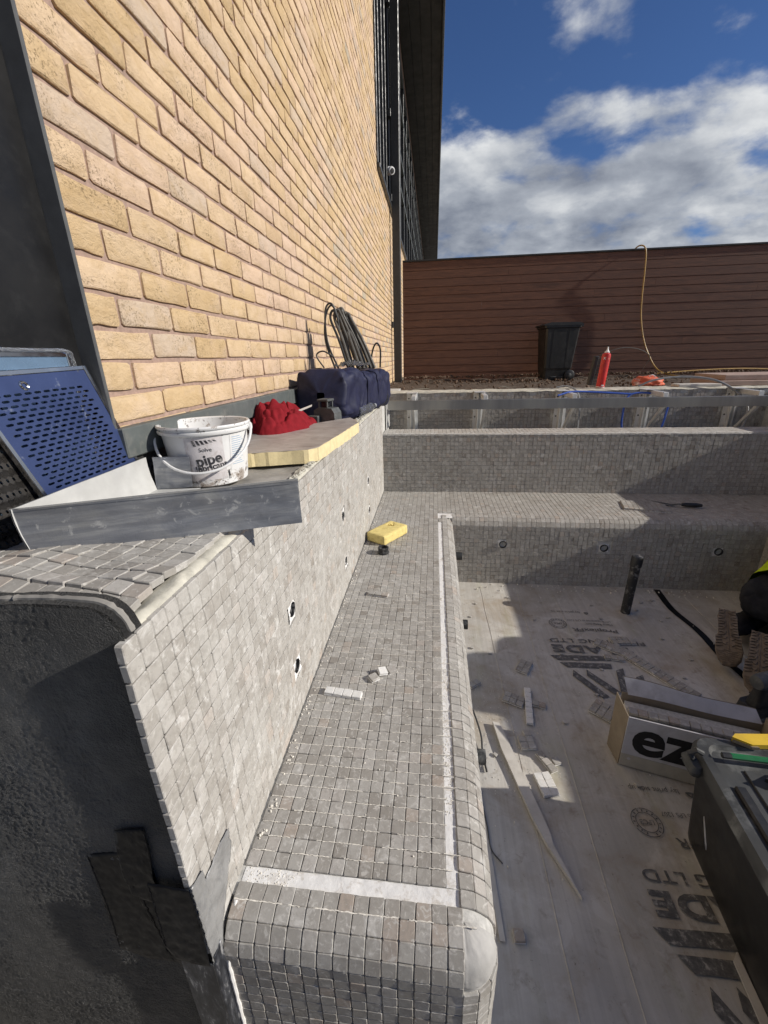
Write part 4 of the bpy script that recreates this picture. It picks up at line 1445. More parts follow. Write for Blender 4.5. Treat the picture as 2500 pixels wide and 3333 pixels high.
wrap_text('2.5kg', .010, FA + R(26), .026, .0, .0014, mat='white_plastic')
for k in range(14):
    w_ = .044 * (0.7 + .3 * math.sin(k * 2.3) ** 2)
    wrap_rect(FA + R(50) - (.046 - w_) / 2 / .11, .134 - k * .0058, w_, .0016, 'label_line', 'label_blue', .0012, 6)

# insulation board
ib = thing('insulation_board', 'foil-faced yellow foam insulation board lying on the ledge', 'insulation board', (-.55, 1.7, ZL))
poly = [(-.735, 1.245), (-.60, 1.285), (-.408, 1.345), (-.385, 1.39), (-.362, 1.70), (-.345, 1.955), (-.358, 2.0), (-.415, 2.13), (-.60, 1.86), (-.745, 1.64)]
def ragged(poly, n, amp, seed):
    out = []
    for i in range(len(poly)):
        a, b = Vector((*poly[i], 0)), Vector((*poly[(i + 1) % len(poly)], 0))
        for k in range(n):
            p = a.lerp(b, k / n)
            out.append((p.x + amp * mnoise.noise(V(p.x * 60, p.y * 60, seed)), p.y + amp * mnoise.noise(V(p.x * 60, p.y * 60, seed + 9))))
    return out
rp = ragged(poly, 14, .009, 1)
MB().prism([(x, y, ZL + .001) for x, y in rp], (0, 0, .045)).build('foam_core', 'foam_yellow', ib)
MB().prism([(x * .995 - .003, y, ZL + .0462) for x, y in ragged(poly, 8, .004, 5)], (0, 0, .0012)).build('foil_face', 'foil_facing', ib)

# red cloth
def blob(cx, cy, cz, rx, ry, rz, nu_, nv_, seed, amp, freq, flat=0.0, power=1.0, ridge=0.0):
    def fn(u, v_):
        a, b = 2 * math.pi * u, math.pi * (v_ * .998 + .001)
        d = V(math.cos(a) * math.sin(b), math.sin(a) * math.sin(b), math.cos(b))
        if power != 1.0:
            d = V(*(math.copysign(abs(c) ** power, c) for c in d))
        n_ = mnoise.fractal(d * freq + V(seed, seed * 2, 0), 1., 2., 3)
        if ridge:
            n_ += ridge * (1 - 2.4 * abs(mnoise.noise(d * freq * 1.5 + V(seed * 3, 0, 1))))
        p = V(d.x * rx, d.y * ry, d.z * rz) * (1 + amp * n_)
        p += V(cx, cy, cz)
        if flat:
            p.z = max(p.z, flat + .004 * n_)
        return p
    return MB().grid(fn, nu_, nv_, closeu=True)
def heap(cx, cy, rx, ry, h, seed, n=110, rot=0.0, fold=.040, f=16.0):
    def fn(u, v_):
        x, y = (u - .5) * 2, (v_ - .5) * 2
        a = math.atan2(y, x)
        edge_ = 1 + .22 * mnoise.noise(V(math.cos(a) * 1.6 + seed, math.sin(a) * 1.6, 2))
        # square grid pulled into a disc
        m_ = max(abs(x), abs(y))
        l_ = math.hypot(x, y) or 1
        x, y = x * m_ / l_, y * m_ / l_
        r = m_
        px, py = x * rx * edge_, y * ry * edge_
        q = V(px * f + seed, py * f * .62, seed)
        w_ = mnoise.noise_vector(q * .7) * .55
        f1 = abs(mnoise.noise(q + w_))
        f2 = abs(mnoise.noise(q * 2.1 + w_ * 2))
        z = h * max(0, 1 - r ** 3.2) * (.85 + .35 * mnoise.noise(V(px * 7, py * 7, seed + 3))) + fold * (f1 * 1.5 + f2 * .6) * (1 - r ** 6) * (1 if r < .97 else .2)
        return V(cx + px, cy + py, ZL + .002 + max(0, z))
    return MB().grid(fn, n, n)
heap(-.672, 1.84, .150, .235, .125, 5.2).build('red_jumper', 'red_cloth', smooth='all', label='crumpled red jumper heaped on the ledge beside the navy bag', cat='jumper')
blob(-.715, 1.93, ZL + .03, .05, .13, .06, 40, 26, 8.1, .3, 1.8, ZL, 1.0, .4).build('dark_cloth', 'denim_black', smooth='all', label='dark cloth half under the red jumper against the brickwork', cat='cloth')
# card strip
cs = thing('card_strip', 'thin bent strip of pale card resting against the red jumper', 'card', (-.65, 1.77, ZL))
MB().prism([(-.755, 1.70, ZL + .046), (-.555, 1.93, ZL + .125), (-.553, 1.93, ZL + .133), (-.755, 1.70, ZL + .062)], (.002, -.002, 0)).build('long_strip', 'pine_batten', cs)
MB().prism([(-.665, 1.80, ZL + .047), (-.640, 1.80, ZL + .047), (-.615, 1.85, ZL + .095), (-.634, 1.85, ZL + .098)], (.002, -.002, 0)).build('short_strip', 'card_white', cs)
# laser level
ll = thing('laser_level', 'small grey laser level with glazed turret standing by the navy bag', 'laser level', (-.535, 2.12, ZL))
Ml = Matrix.Translation((-.535, 2.13, ZL)) @ Matrix.Rotation(R(-18), 4, 'Z')
zb_ = .003
mb = MB()
mb.prism([(-.060, -.03, zb_), (.062, -.03, zb_), (.060, -.03, .075), (.045, -.03, .096), (-.03, -.03, .10), (-.058, -.03, .085)], (0, .07, 0), Ml)
mb.build('body', 'level_grey', ll)
for sx in (-.028, .016):
    for sy in (-.02, .028):
        MB().box((sx - .004, sy - .004, .099), (sx + .004, sy + .004, .128), .001, Ml).build('turret_pillar', 'level_grey', ll)
MB().box((-.038, -.028, .128), (.026, .036, .140), .003, Ml).build('turret_cap', 'level_grey', ll)
MB().box((-.022, -.016, .099), (.010, .024, .127), .002, Ml).build('turret_glass', 'window_glass', ll)
MB().box((-.075, -.062, .0), (-.018, -.031, .062), .003, Ml).build('battery_mount', 'level_grey', ll)
MB().box((-.066, -.066, .010), (-.028, -.0622, .052), .001, Ml).build('battery_window', 'hole_dark', ll)

# navy bag
nb_ = thing('holdall_bag', 'navy fabric tool bag lying on the ledge against the brick wall', 'bag', (-.55, 2.7, ZL))
def bagfn(u, v_):
    # u round the section, v along the bag
    y = 2.30 + v_ * .86
    t_ = v_
    hz = .135 * (1 - .12 * t_) * (1 + .05 * math.sin(9 * t_))
    hx = .135 + .025 * math.sin(math.pi * t_)
    if v_ < .02 or v_ > .98:
        k = (v_ / .02 if v_ < .02 else (1 - v_) / .02)
        hz *= .15 + .85 * math.sqrt(max(0, k))
        hx *= .15 + .85 * math.sqrt(max(0, k))
    a = 2 * math.pi * u
    c, s = math.cos(a), math.sin(a)
    p = .40
    x, z = math.copysign(abs(c) ** p, c) * hx, math.copysign(abs(s) ** p, s) * hz
    n_ = mnoise.fractal(V(x * 9, y * 7, z * 9 + 4), 1., 2., 4)
    rdg = 1 - 2 * abs(mnoise.noise(V(x * 11 + 3, y * 6, z * 11)))
    q = V(x * 9 + 3, y * 8, z * 9)
    cr1 = abs(mnoise.noise(q + mnoise.noise_vector(q * .6) * .8))
    cr2 = abs(mnoise.noise(q * 2.3))
    k2 = .94 + .05 * n_ + .20 * cr1 + .05 * cr2
    cx = -.605 + .165 * t_
    return V(min(max(cx + x * k2, xK + .006), 0), y + .018 * n_, max(ZL, ZL + .138 - .012 * t_ + z * k2))
mb = MB().grid(bagfn, 130, 150, closeu=True)
mb.build('body', 'navy_fabric', nb_, 'all')
for yy, xx in ((2.60, -.548), (2.80, -.51)):
    pts = [bagfn(u_, (yy - 2.30) / .86) * 1.0 for u_ in [k / 40 for k in range(-6, 20)]]
    cen = V(xx, yy, ZL + .138)
    mb = MB()
    vs = []
    for p in pts:
        d = (p - cen)
        d.y = 0
        p = p + d.normalized() * .003
        vs += [p + V(0, -.011, 0), p + V(0, .011, 0)]
    mb.add(vs, [(2 * i, 2 * i + 1, 2 * i + 3, 2 * i + 2) for i in range(len(pts) - 1)])
    mb.build('strap', 'navy_fabric', nb_, 'all')
pts = [bagfn(.25 + .01 * math.sin(k * .9), .04 + .92 * k / 30) + V(0, 0, .002) for k in range(31)]
MB().tube(pts, .0035, 6).build('zip', 'black_plastic', nb_, True)
pts = [V(-.345, 3.06, ZL + .14), V(-.322, 3.02, ZL + .10), V(-.318, 2.98, ZL + .05), V(-.345, 2.95, ZL + .03)]
MB().tube(smooth_path(pts, 6), .006, 6).build('carry_handle', 'black_plastic', nb_, True)
# coil of cables standing on the bag
cc = thing('cable_coil', 'tall coil of dusty grey cables standing out of the navy bag', 'cable coil', (-.52, 2.85, -.03))
crr = random.Random(4)
for k in range(8):
    f_ = k / 7
    top = V(-.600 + .075 * f_ + crr.uniform(-.012, .012), 2.76 + .05 * f_ + crr.uniform(-.03, .03), .300 - .03 * f_ + crr.uniform(-.05, .008))
    a_ = V(-.515 + .09 * f_ + crr.uniform(-.012, .012), 2.74 + crr.uniform(-.05, .05), -.06)
    b_ = V(-.455 + .075 * f_ + crr.uniform(-.012, .012), 2.82 + crr.uniform(-.05, .05), -.06)
    dn = (b_ - top).normalized()
    w_ = crr.uniform(.010, .020)
    sd = V(dn.z, 0, -dn.x) * -1
    pts = [a_, a_.lerp(top, .5) - V(.012, 0, 0), top - V(w_, .004, .045), top + V(0, 0, 0), top + V(w_ * 1.2, .006, -.035), b_.lerp(top, .5) + V(.010, 0, 0), b_]
    MB().tube(smooth_path(pts, 7), .0095 if k % 3 else .0075, 8).build('cable', 'cable_grey' if k % 4 else 'cable_black', cc, True)
for k in range(2):
    pts = [V(-.60 + .02 * k, 2.68, -.06), V(-.655 + .01 * k, 2.70, .10), V(-.650, 2.72, .24 + .03 * k), V(-.615, 2.73, .30 + .01 * k), V(-.585, 2.74, .24), V(-.56, 2.75, .05), V(-.52, 2.76, -.05)]
    MB().tube(smooth_path(pts, 7), .006, 8).build('cable', 'cable_black', cc, True)
pts = [V(-.655, 2.62, -.05), V(-.70, 2.63, .02), V(-.66, 2.64, .045), V(-.60, 2.66, .01)]
MB().tube(smooth_path(pts, 7), .005, 6).build('cable', 'cable_black', cc, True)
pts = [V(-.42, 2.95, -.02), V(-.40, 2.95, .06), V(-.375, 2.95, .09), V(-.355, 2.96, .05), V(-.36, 2.97, -.06)]
MB().tube(smooth_path(pts, 7), .006, 6).build('cable', 'cable_black', cc, True)
# clear film on the bag and bottle
def crumple(cx, cy, cz, w, d, h, seed, n=26):
    def fn(u, v_):
        x, y = (u - .5) * w, (v_ - .5) * d
        n_ = mnoise.fractal(V(x * 30 + seed, y * 22, seed), 1., 2., 4)
        e = max(0, 1 - (2 * abs(u - .5)) ** 2) * max(0, 1 - (2 * abs(v_ - .5)) ** 2)
        return V(cx + x + .012 * n_, cy + y + .012 * n_, cz + h * (.35 * e + .5 * abs(n_)))
    return MB().grid(fn, n, n)
crumple(-.50, 2.72, -.045, .17, .24, .06, 2.0).build('plastic_wrap', 'clear_plastic', smooth='all', label='crumpled clear plastic wrap lying on top of the navy bag', cat='plastic wrap')
bt = thing('plastic_bottle', 'empty clear plastic bottle lying beside the navy bag', 'bottle', (-.43, 2.6, ZL))
Mbt = frame_matrix((-.448, 2.48, ZL + .032), (0, 0, 1), (.11, .30, .02))
MB().lathe([(0, 0), (.022, 0), (.030, .006), (.031, .05), (.0285, .065), (.031, .08), (.0285, .095), (.031, .11), (.031, .16), (.024, .19), (.013, .21), (.0115, .225)], 22, Mbt).build('body', 'clear_plastic', bt, True)
MB().lathe([(.0135, .221), (.0138, .236), (0, .237)], 16, Mbt).build('cap', 'cable_pale', bt, True)
# mortar rubble along the ledge
mb = MB()
rr_ = random.Random(21)
for _ in range(420):
    y = rr_.uniform(1.12, 3.2)
    x = xL - .012 - abs(rr_.gauss(0, .018))
    s = rr_.uniform(.003, .009)
    if y < 2.1 and x < -.41:
        continue
    vs, fs = bevel_box((s * 2, s * rr_.uniform(1, 2.6), s * 1.1), s * .35)
    mb.add(vs, fs, Matrix.Translation((x, y, ZL + s * .2)) @ Quaternion((1, rr_.uniform(-.4, .4), rr_.uniform(-.4, .4), rr_.uniform(-1, 1))).normalized().to_matrix().to_4x4())
mb.build('mortar_rubble', 'cream_mortar', kind='stuff', label='loose mortar rubble along the outer edge of the ledge', cat='rubble')

# loose mosaic sheet drooping over the near end of the ledge
ms = thing('mosaic_sheet', 'loose wavy sheet of mosaic tiles on the ledge end above the black render', 'mosaic sheet', (-.6, .6, ZL))
tvd = tile_variants('tile_stone')
mr = random.Random(31)
o0 = V(-.424, .462, 0)
ux, uy = V(-.97, .10, 0).normalized(), V(-.02, 1, 0).normalized()
SC = 1.03
def sheet_h(a, b):
    return ZL + .0085 + .009 * math.exp(-((b - 2.0) / 2.0) ** 2) * (1 + .5 * math.sin(a * .8 + 1)) + .007 * math.exp(-((a - 7) ** 2 + (b - 4) ** 2) / 6) + .012 * (1 if b < 2 and a > 1 else .35) * min(1, a / 4)
for a in range(13):
    for b in range(11):
        p = o0 + ux * (a * T * SC) + uy * (b * T * SC + (.0012 if a % 2 else 0))
        if p.x < xK + .02 or (p.x + .7) * .2 - (p.y - .56) * .43 < -.045 + .0:
            pass
        hz = sheet_h(a, b)
        du = V(*(ux * T * SC), ) + V(0, 0, sheet_h(a + 1, b) - hz)
        dv = V(*(uy * T * SC), ) + V(0, 0, sheet_h(a, b + 1) - hz)
        nn = dv.cross(du).normalized()
        if nn.z < 0:
            nn = -nn
        o = bpy.data.objects.new('tile', mr.choice(tvd))
        o.matrix_basis = tile_matrix(V(p.x, p.y, hz), ux, nn, 1.6) @ Matrix.Scale(SC, 4)
        place(o, ms)
TAPE_A = [(-0.5720, -0.7770), (-0.5060, -0.7600), (-0.5120, -0.8170), (-0.4570, -0.8010), (-0.4620, -0.8840), (-0.4640, -0.9930), (-0.4550, -1.0770), (-0.4750, -1.0720), (-0.5290, -1.0730), (-0.5810, -1.0510), (-0.5730, -0.9540), (-0.5710, -0.8840)]
TAPE_A2 = [(-0.4990, -0.7010), (-0.4720, -0.6950), (-0.4460, -0.6890), (-0.4470, -0.7310), (-0.4550, -0.8090), (-0.4620, -0.8840), (-0.5060, -0.8720), (-0.5140, -0.8170), (-0.5050, -0.7410)]
TAPE_B = [(-0.4580, -0.8070), (-0.4190, -0.8100), (-0.3880, -0.8120), (-0.3850, -0.8490), (-0.3830, -0.9230), (-0.3880, -1.0340), (-0.4220, -1.0300), (-0.4510, -1.0230), (-0.4640, -0.9930), (-0.4600, -0.8880)]
TAPE_C = [(0.3990, -0.8090), (0.4140, -0.8180), (0.4320, -0.8220), (0.4340, -0.8380), (0.4340, -0.8520), (0.4590, -0.8490), (0.4880, -0.8450), (0.5200, -0.8500), (0.5200, -0.8990), (0.4940, -0.9360), (0.4460, -1.0080), (0.4310, -1.0620), (0.4020, -1.0360), (0.4050, -0.9320), (0.4020, -0.8520)]
# ------------------------------------------------------------------ tape and metal on the black end wall
YF = yN + .0128
def face_patch(poly, y, name, mat, thick=.0016, wr=.0012, seed=0, parent=None, axis='y', n=1, **tags):
    """thin sheet stuck on a wall face; poly in (x,z) or (y,z)"""
    bm = bmesh.new()
    vs = [bm.verts.new((p[0], y, p[1]) if axis == 'y' else (y, p[0], p[1])) for p in poly]
    f = bm.faces.new(vs)
    bmesh.ops.triangulate(bm, faces=[f])
    for _ in range(5):
        ed = [e for e in bm.edges if e.calc_length() > .010]
        if not ed:
            break
        bmesh.ops.subdivide_edges(bm, edges=ed, cuts=1)
        bmesh.ops.triangulate(bm, faces=bm.faces[:])
    for v_ in bm.verts:
        h = wr * (mnoise.fractal(V(v_.co.x * 40 + v_.co.z * 30, v_.co.y * 70, v_.co.z * 90 - v_.co.x * 60 + seed), 1., 2., 4) + .9)
        if axis == 'y':
            v_.co.y -= h
        else:
            v_.co.x += h
    me = bpy.data.meshes.new(name)
    bm.to_mesh(me)
    bm.free()
    at = me.attributes.new('tint', 'FLOAT', 'POINT')
    me.materials.append(MATS[mat])
    for p in me.polygons:
        p.use_smooth = True
    o = bpy.data.objects.new(name, me)
    md = o.modifiers.new('thickness', 'SOLIDIFY')
    md.thickness = thick
    md.offset = 1 if axis == 'x' else 1
    return place(o, parent, **tags)
gt = thing('gaffer_tape', 'torn black gaffer tape stuck on the black rendered wall end', 'tape', (-.42, yN, -.85))
face_patch(TAPE_A, YF - .001, 'long_strip', 'gaffer_tape', .0008, .0010, 1, gt)
face_patch(TAPE_A2, YF - .005, 'short_strip', 'gaffer_tape', .0008, .0014, 2, gt)
st = thing('foil_tape', 'silvery tape folded round the tiled wall corner above the bench', 'tape', (xL, yN, -.95))
face_patch(TAPE_B, yN - .003, 'end_flap', 'gaffer_tape', .001, .0012, 3, st)
face_patch(TAPE_C, xL + .001, 'side_flap', 'silver_tape', .001, .0022, 4, st, axis='x')
mt_ = thing('corner_angle', 'scuffed dark metal corner angle below the tape', 'metal angle', (xL, yN, -1.3))
MB().box((xL - .062, yN + .0005, -1.74), (xL + .006, yN + .0035, -1.035), .0008).build('front_leaf', 'scuffed_metal', mt_)
MB().box((xL + .0025, yN + .0038, -1.74), (xL + .0055, yN + .030, -1.02), .0008).build('side_leaf', 'scuffed_metal', mt_)
MB().tube([V(xL + .004, yN + .003, -1.74), V(xL + .004, yN + .003, -1.035)], .0042, 10).build('rounded_nose', 'scuffed_metal', mt_, True)
mb = MB()
mb.tube([V(xL + .009 + .003 * mnoise.noise(V(k * .8, 0, 0)), yE - .001 + (.060 * max(0, 1 - k / 6) ** 1.6), zB + .001 - k * .016) for k in range(34)], [.0042 + .0018 * mnoise.noise(V(k * .9, 3, 0)) for k in range(34)], 7)
mb.build('caulk_bead', 'white_plaster', bench, True)

# ------------------------------------------------------------------ trough brackets, strip, cables
def bracket(x, label):
    t = thing('steel_bracket', label, 'bracket', (x, yT, -.3), 'steel brackets along the trough')
    MB().box((x - .048, yT - .012, -.66), (x + .048, yT - .0085, -.292), .001).build('back_plate', 'aluminium', t)
    MB().box((x + .016, yT - .045, -.66), (x + .0195, yT - .0125, -.296), .001).build('upright', 'aluminium', t)
    MB().box((x - .012, yT - .050, -.66), (x - .0085, yT - .0125, -.296), .001).build('upright', 'aluminium', t)
    MB().box((x - .045, yT - .10, -.2915), (x + .045, yT + .05, -.288), .0008).build('top_plate', 'aluminium', t)
    MB().box((x + .005, 3.515, -.332), (x + .040, yT - .013, -.2965), .002).build('arm', 'aluminium', t)
    a, b = V(x + .02, yT - .05, -.645), V(x + .02, 3.512, -.395)
    d = (b - a).normalized()
    M = frame_matrix(a, d, V(1, 0, 0))
    L = (b - a).length
    mb = MB()
    mb.box((0, -.012, -.010), (L, .012, -.0075), .0006, M)
    mb.box((0, .010, -.0073), (L, .012, .010), .0006, M)
    br = mb.build('brace', 'aluminium', t)
    for k in range(int(L / .022)):
        MB().lathe([(.0055, .0), (.0055, .003), (.002, .004), (0, .004)], 8, frame_matrix(a + d * (.012 + k * .022) + V(0, -.002, .004), (1, 0, 0), V(0, -.6, -.8))).build('tooth', 'level_grey', br)
    for z in (-.34, -.50, -.61):
        MB().lathe([(.007, 0), (.0065, .004), (0, .005)], 8, frame_matrix((x - .030, yT - .012, z), (1, 0, 0), (0, -1, 0))).build('bolt', 'level_grey', t)
    return t
BXS = [-.185, .385, 1.06, 1.72, 2.38]
BL = ['steel trough bracket next to the ledge wall corner', 'steel trough bracket second along from the ledge wall', 'steel trough bracket behind the strip near the red foam can', 'steel trough bracket beside the looped blue pipe', 'steel trough bracket next to the stone slabs']
b0 = bracket(BXS[0], BL[0])
for x, l in zip(BXS[1:], BL[1:]):
    copy_tree(b0, (x - BXS[0], 0, 0), l)
fs_ = thing('steel_strip', 'long flat steel strip spanning the trough in front of the brackets', 'steel strip', (1.1, 3.5, -.37))
MB().box((-.372, 3.500, -.404), (2.75, 3.5045, -.331), .001).build('web', 'steel_strip', fs_)
MB().box((-.372, 3.506, -.3345), (2.75, 3.535, -.331), .0008).build('lip', 'steel_strip', fs_)
MB().box((-.384, 3.46, -.56), (-.380, 3.60, -.30), .0008).build('end_plate', 'aluminium', fs_)
MB().prism([(-.376, 3.52, -.55), (-.376, 3.66, -.55), (-.376, 3.66, -.40)], (.004, 0, 0)).build('end_gusset', 'aluminium', fs_)
def cable(name, mat, pts, r, label, cat, n=8, k=8):
    return MB().tube(smooth_path([V(*p) for p in pts], k), r, n).build(name, mat, None, True, label=label, cat=cat)
cable('water_pipe', 'pipe_blue', [(1.72, 3.76, -.78), (1.545, 3.68, -.62), (1.515, 3.66, -.45), (1.56, 3.70, -.33), (1.72, 3.72, -.318), (1.86, 3.72, -.36), (1.87, 3.72, -.50), (1.82, 3.72, -.78)], .0075, 'loop of blue water pipe hanging in the trough', 'pipe')
cable('water_pipe', 'pipe_blue', [(.98, 3.60, -.315), (1.10, 3.64, -.292), (1.30, 3.66, -.300), (1.55, 3.66, -.318)], .0075, 'short straight blue pipe lying across the trough brackets', 'pipe')
cable('flex_cable', 'cable_pale', [(1.03, 3.86, -.272), (1.11, 3.84, -.262), (1.17, 3.76, -.30), (1.185, 3.70, -.40), (1.185, 3.68, -.60), (1.18, 3.68, -.79)], .0075, 'grey cable dropping into the trough beside the red foam can', 'cable')
cable('flex_cable', 'cable_pale', [(1.70, 3.90, -.275), (1.82, 3.88, -.225), (2.02, 3.86, -.205), (2.22, 3.80, -.23), (2.36, 3.72, -.32), (2.42, 3.64, -.45), (2.36, 3.60, -.66), (2.25, 3.6, -.79)], .008, 'arched grey cable hopping over the trough by the orange sack', 'cable')
cable('thin_wire', 'cable_grey', [(1.38, 4.06, -.04), (1.46, 4.06, -.005), (1.60, 4.08, .03), (1.74, 4.1, .015), (1.845, 4.12, -.04), (1.84, 4.15, -.12), (1.79, 4.18, -.22), (1.78, 4.2, -.27)], .0032, 'thin springy wire arching from the foam can to the orange sack', 'wire', 6)
cable('garden_hose', 'hose_yellow', [(3.36, 8.95, 1.40), (3.38, 8.86, 1.60), (3.45, 8.77, 1.69), (3.54, 8.72, 1.62), (3.585, 8.73, 1.3), (3.61, 8.74, .95), (3.65, 8.74, .6), (3.74, 8.73, .25), (3.86, 8.68, -.05), (4.00, 8.5, -.33), (4.15, 8.1, -.42), (4.3, 7.4, -.43), (4.1, 6.6, -.43), (3.7, 6.0, -.43), (3.6, 5.2, -.43)], .011, 'yellow hose hung over the top of the brown fence', 'hose')
cable('flex_cable', 'hose_yellow', [(3.9, 8.3, -.38), (4.6, 8.35, -.34), (5.4, 8.4, -.33), (6.2, 8.4, -.38)], .012, 'yellow lead trailing along the fence foot', 'cable')
MB().tube(smooth_path([V(-.36, 4.6, -.395), V(0, 4.62, -.39), (V(.42, 4.65, -.385))], 4), .02, 8).build('timber_rail', 'pine_batten', None, True, label='short round timber lying on the soil by the brick corner', cat='timber')

# ------------------------------------------------------------------ red foam can, brush, orange sack, slabs
fc = thing('foam_can', 'bright red spray foam can standing on the trough coping', 'can', (1.33, 3.86, -.283))
Mf = Matrix.Translation((1.385, 3.87, -.282)) @ Matrix.Rotation(R(3.5), 4, 'Y')
MB().lathe([(.030, 0), (.0335, .003), (.0335, .255), (.030, .268), (.018, .276)], 28, Mf, cap0=True, cap1=True).build('body', 'can_red', fc, True)
MB().lathe([(.0185, .2765), (.019, .284), (.012, .290), (.007, .300), (.0045, .322), (0, .322)], 18, Mf).build('nozzle', 'white_plastic', fc, True)
MB().lathe([(.0337, .004), (.0345, .007), (.0337, .010)], 28, Mf).build('bottom_rim', 'aluminium', fc, True)
def can_text(txt, size, ang, z, rot=0.):
    vs, fs = text_mesh(txt, size, .0008)
    c, s = math.cos(rot), math.sin(rot)
    out = []
    for p in vs:
        x, y = p.x * c - p.y * s, p.x * s + p.y * c
        a = ang + x / .0338
        out.append(Mf @ V(.0341 * math.cos(a), .0341 * math.sin(a), z + y))
    MB().add(out, fs).build('label_text', 'white_plastic', fc)
can_text('X', .026, R(-125), .232)
def can_box(a0, a1, z0_, z1_, mat):
    vs = []
    for k in range(6):
        a = a0 + (a1 - a0) * k / 5
        for z in (z0_, z1_):
            vs.append(Mf @ V(.0340 * math.cos(a), .0340 * math.sin(a), z))
    MB().add(vs, [(2 * k, 2 * k + 2, 2 * k + 3, 2 * k + 1) for k in range(5)]).build('label_block', mat, fc)
can_box(R(-80), R(-55), .225, .238, 'tool_red')
can_box(R(-80), R(-55), .212, .2145, 'hole_dark')
can_box(R(-100), R(-62), .018, .026, 'white_plastic')

bs_ = thing('scrubbing_brush', 'black brush with stiff bristles standing beside the red foam can', 'brush', (1.33, 4.0, -.285))
Mq = Matrix.Translation((1.375, 4.0, -.283)) @ Matrix.Rotation(R(7), 4, 'Y')
MB().box((-.052, -.02, .012), (-.018, .035, .25), .006, Mq).build('back', 'black_plastic', bs_)
mb = MB()
for k in range(18):
    for j in range(3):
        z = .018 + k * .0125
        mb.tube([Mq @ V(-.018, -.012 + j * .018, z), Mq @ V(.022, -.012 + j * .018, z + .002)], .0042, 5)
mb.build('bristles', 'black_plastic', bs_, kind='stuff')

sk = thing('orange_sack', 'crumpled orange and white plastic sack on the trough coping', 'sack', (1.85, 4.1, -.285))
blob(1.86, 4.10, -.262, .125, .09, .055, 40, 24, 6.3, .25, 1.8, -.285, 1.0, .4).build('body', 'orange_sack', sk, 'all')
MB().tube(smooth_path([V(1.84, 4.06, -.22), V(1.86, 4.05, -.195), V(1.89, 4.05, -.21), V(1.895, 4.03, -.25)], 6), .004, 6).build('tie', 'white_plastic', sk, True)
for (lo, hi, lab) in (((2.32, 3.86, -.283), (3.3, 4.32, -.243), 'pinkish stone slab lowest of the stack by the trough'), ((2.36, 3.90, -.241), (3.3, 4.34, -.200), 'pinkish stone slab topmost of the stack by the trough')):
    MB().box(lo, hi, .004).build('stone_slab', 'slab_stone', None, label=lab, cat='slab', group='stone slabs stacked by the trough')
MB().box((1.98, 3.82, -.2845), (2.30, 3.95, -.262), .003).build('timber_batten', 'pine_batten', None, label='pale timber batten lying on the coping beside the stone slabs', cat='timber')

# ------------------------------------------------------------------ wheelie bin
wb = thing('wheelie_bin', 'black wheelie bin standing in front of the brown fence', 'bin', (2.1, 8.2, zG))
Mw = Matrix.Translation((2.12, 8.25, zG + .035)) @ Matrix.Rotation(R(4), 4, 'Z') @ Matrix.Diagonal((.88, .9, .96, 1))
def bin_body(z, wx0, wx1, wy):
    return [(wx0 + .03, -wy), (wx1 - .03, -wy), (wx1, -wy + .03), (wx1, wy - .03), (wx1 - .03, wy), (wx0 + .03, wy), (wx0, wy - .03), (wx0, -wy + .03)]
lev = [(0.0, -.245, .23, .20), (.16, -.255, .25, .215), (.20, -.262, .275, .225), (.86, -.305, .335, .27), (.875, -.335, .355, .285), (.905, -.335, .355, .285)]
vs, fs = [], []
for z, a, b, c in lev:
    vs += [(*p, z) for p in bin_body(z, a, b, c)]
for r in range(len(lev) - 1):
    fs += [(r * 8 + i, r * 8 + (i + 1) % 8, r * 8 + 8 + (i + 1) % 8, r * 8 + 8 + i) for i in range(8)]
fs.append(tuple(range(8))[::-1])
fs.append(tuple(range(40, 48)))
MB().add(vs, fs, Mw).build('body', 'bin_plastic', wb)
MB().prism([(-.36, -.295, .907), (.36, -.295, .907), (.385, -.295, .93), (.30, -.295, .955), (-.22, -.295, .962), (-.355, -.295, .93)], (0, .59, 0), Mw).build('lid', 'bin_plastic', wb)
MB().tube([Mw @ V(.40, -.2, .90), Mw @ V(.40, .2, .90)], .014, 8).build('handle', 'bin_plastic', wb, True)
for s in (-1, 1):
    MB().box((.34, s * .2 - .012, .885), (.41, s * .2 + .012, .915), .004, Mw).build('handle_arm', 'bin_plastic', wb)
    w = MB().lathe([(0, -.022), (.085, -.022), (.098, -.015), (.098, .015), (.085, .022), (0, .022)], 24, Mw @ Matrix.Translation((.235, s * .235, .068)) @ Matrix.Rotation(R(90), 4, 'X')).build('wheel', 'bin_plastic', wb, True)
    MB().lathe([(0, .023), (.04, .0235), (.045, .020)], 16, Mw @ Matrix.Translation((.235, s * .235, .068)) @ Matrix.Rotation(R(90) * (1 if s < 0 else -1), 4, 'X')).build('hub', 'dusty_black', w, True)
MB().box((-.12, -.2105, .045), (.12, -.2065, .056), .001, Mw).build('moulded_bar', 'lid_plastic', wb)
for x in (-.16, .13):
    MB().prism([(x, -.228, .21), (x + .035, -.228, .21), (x + .05, -.274, .85), (x, -.274, .85)], (0, .012, 0), Mw).build('moulded_rib', 'bin_plastic', wb)

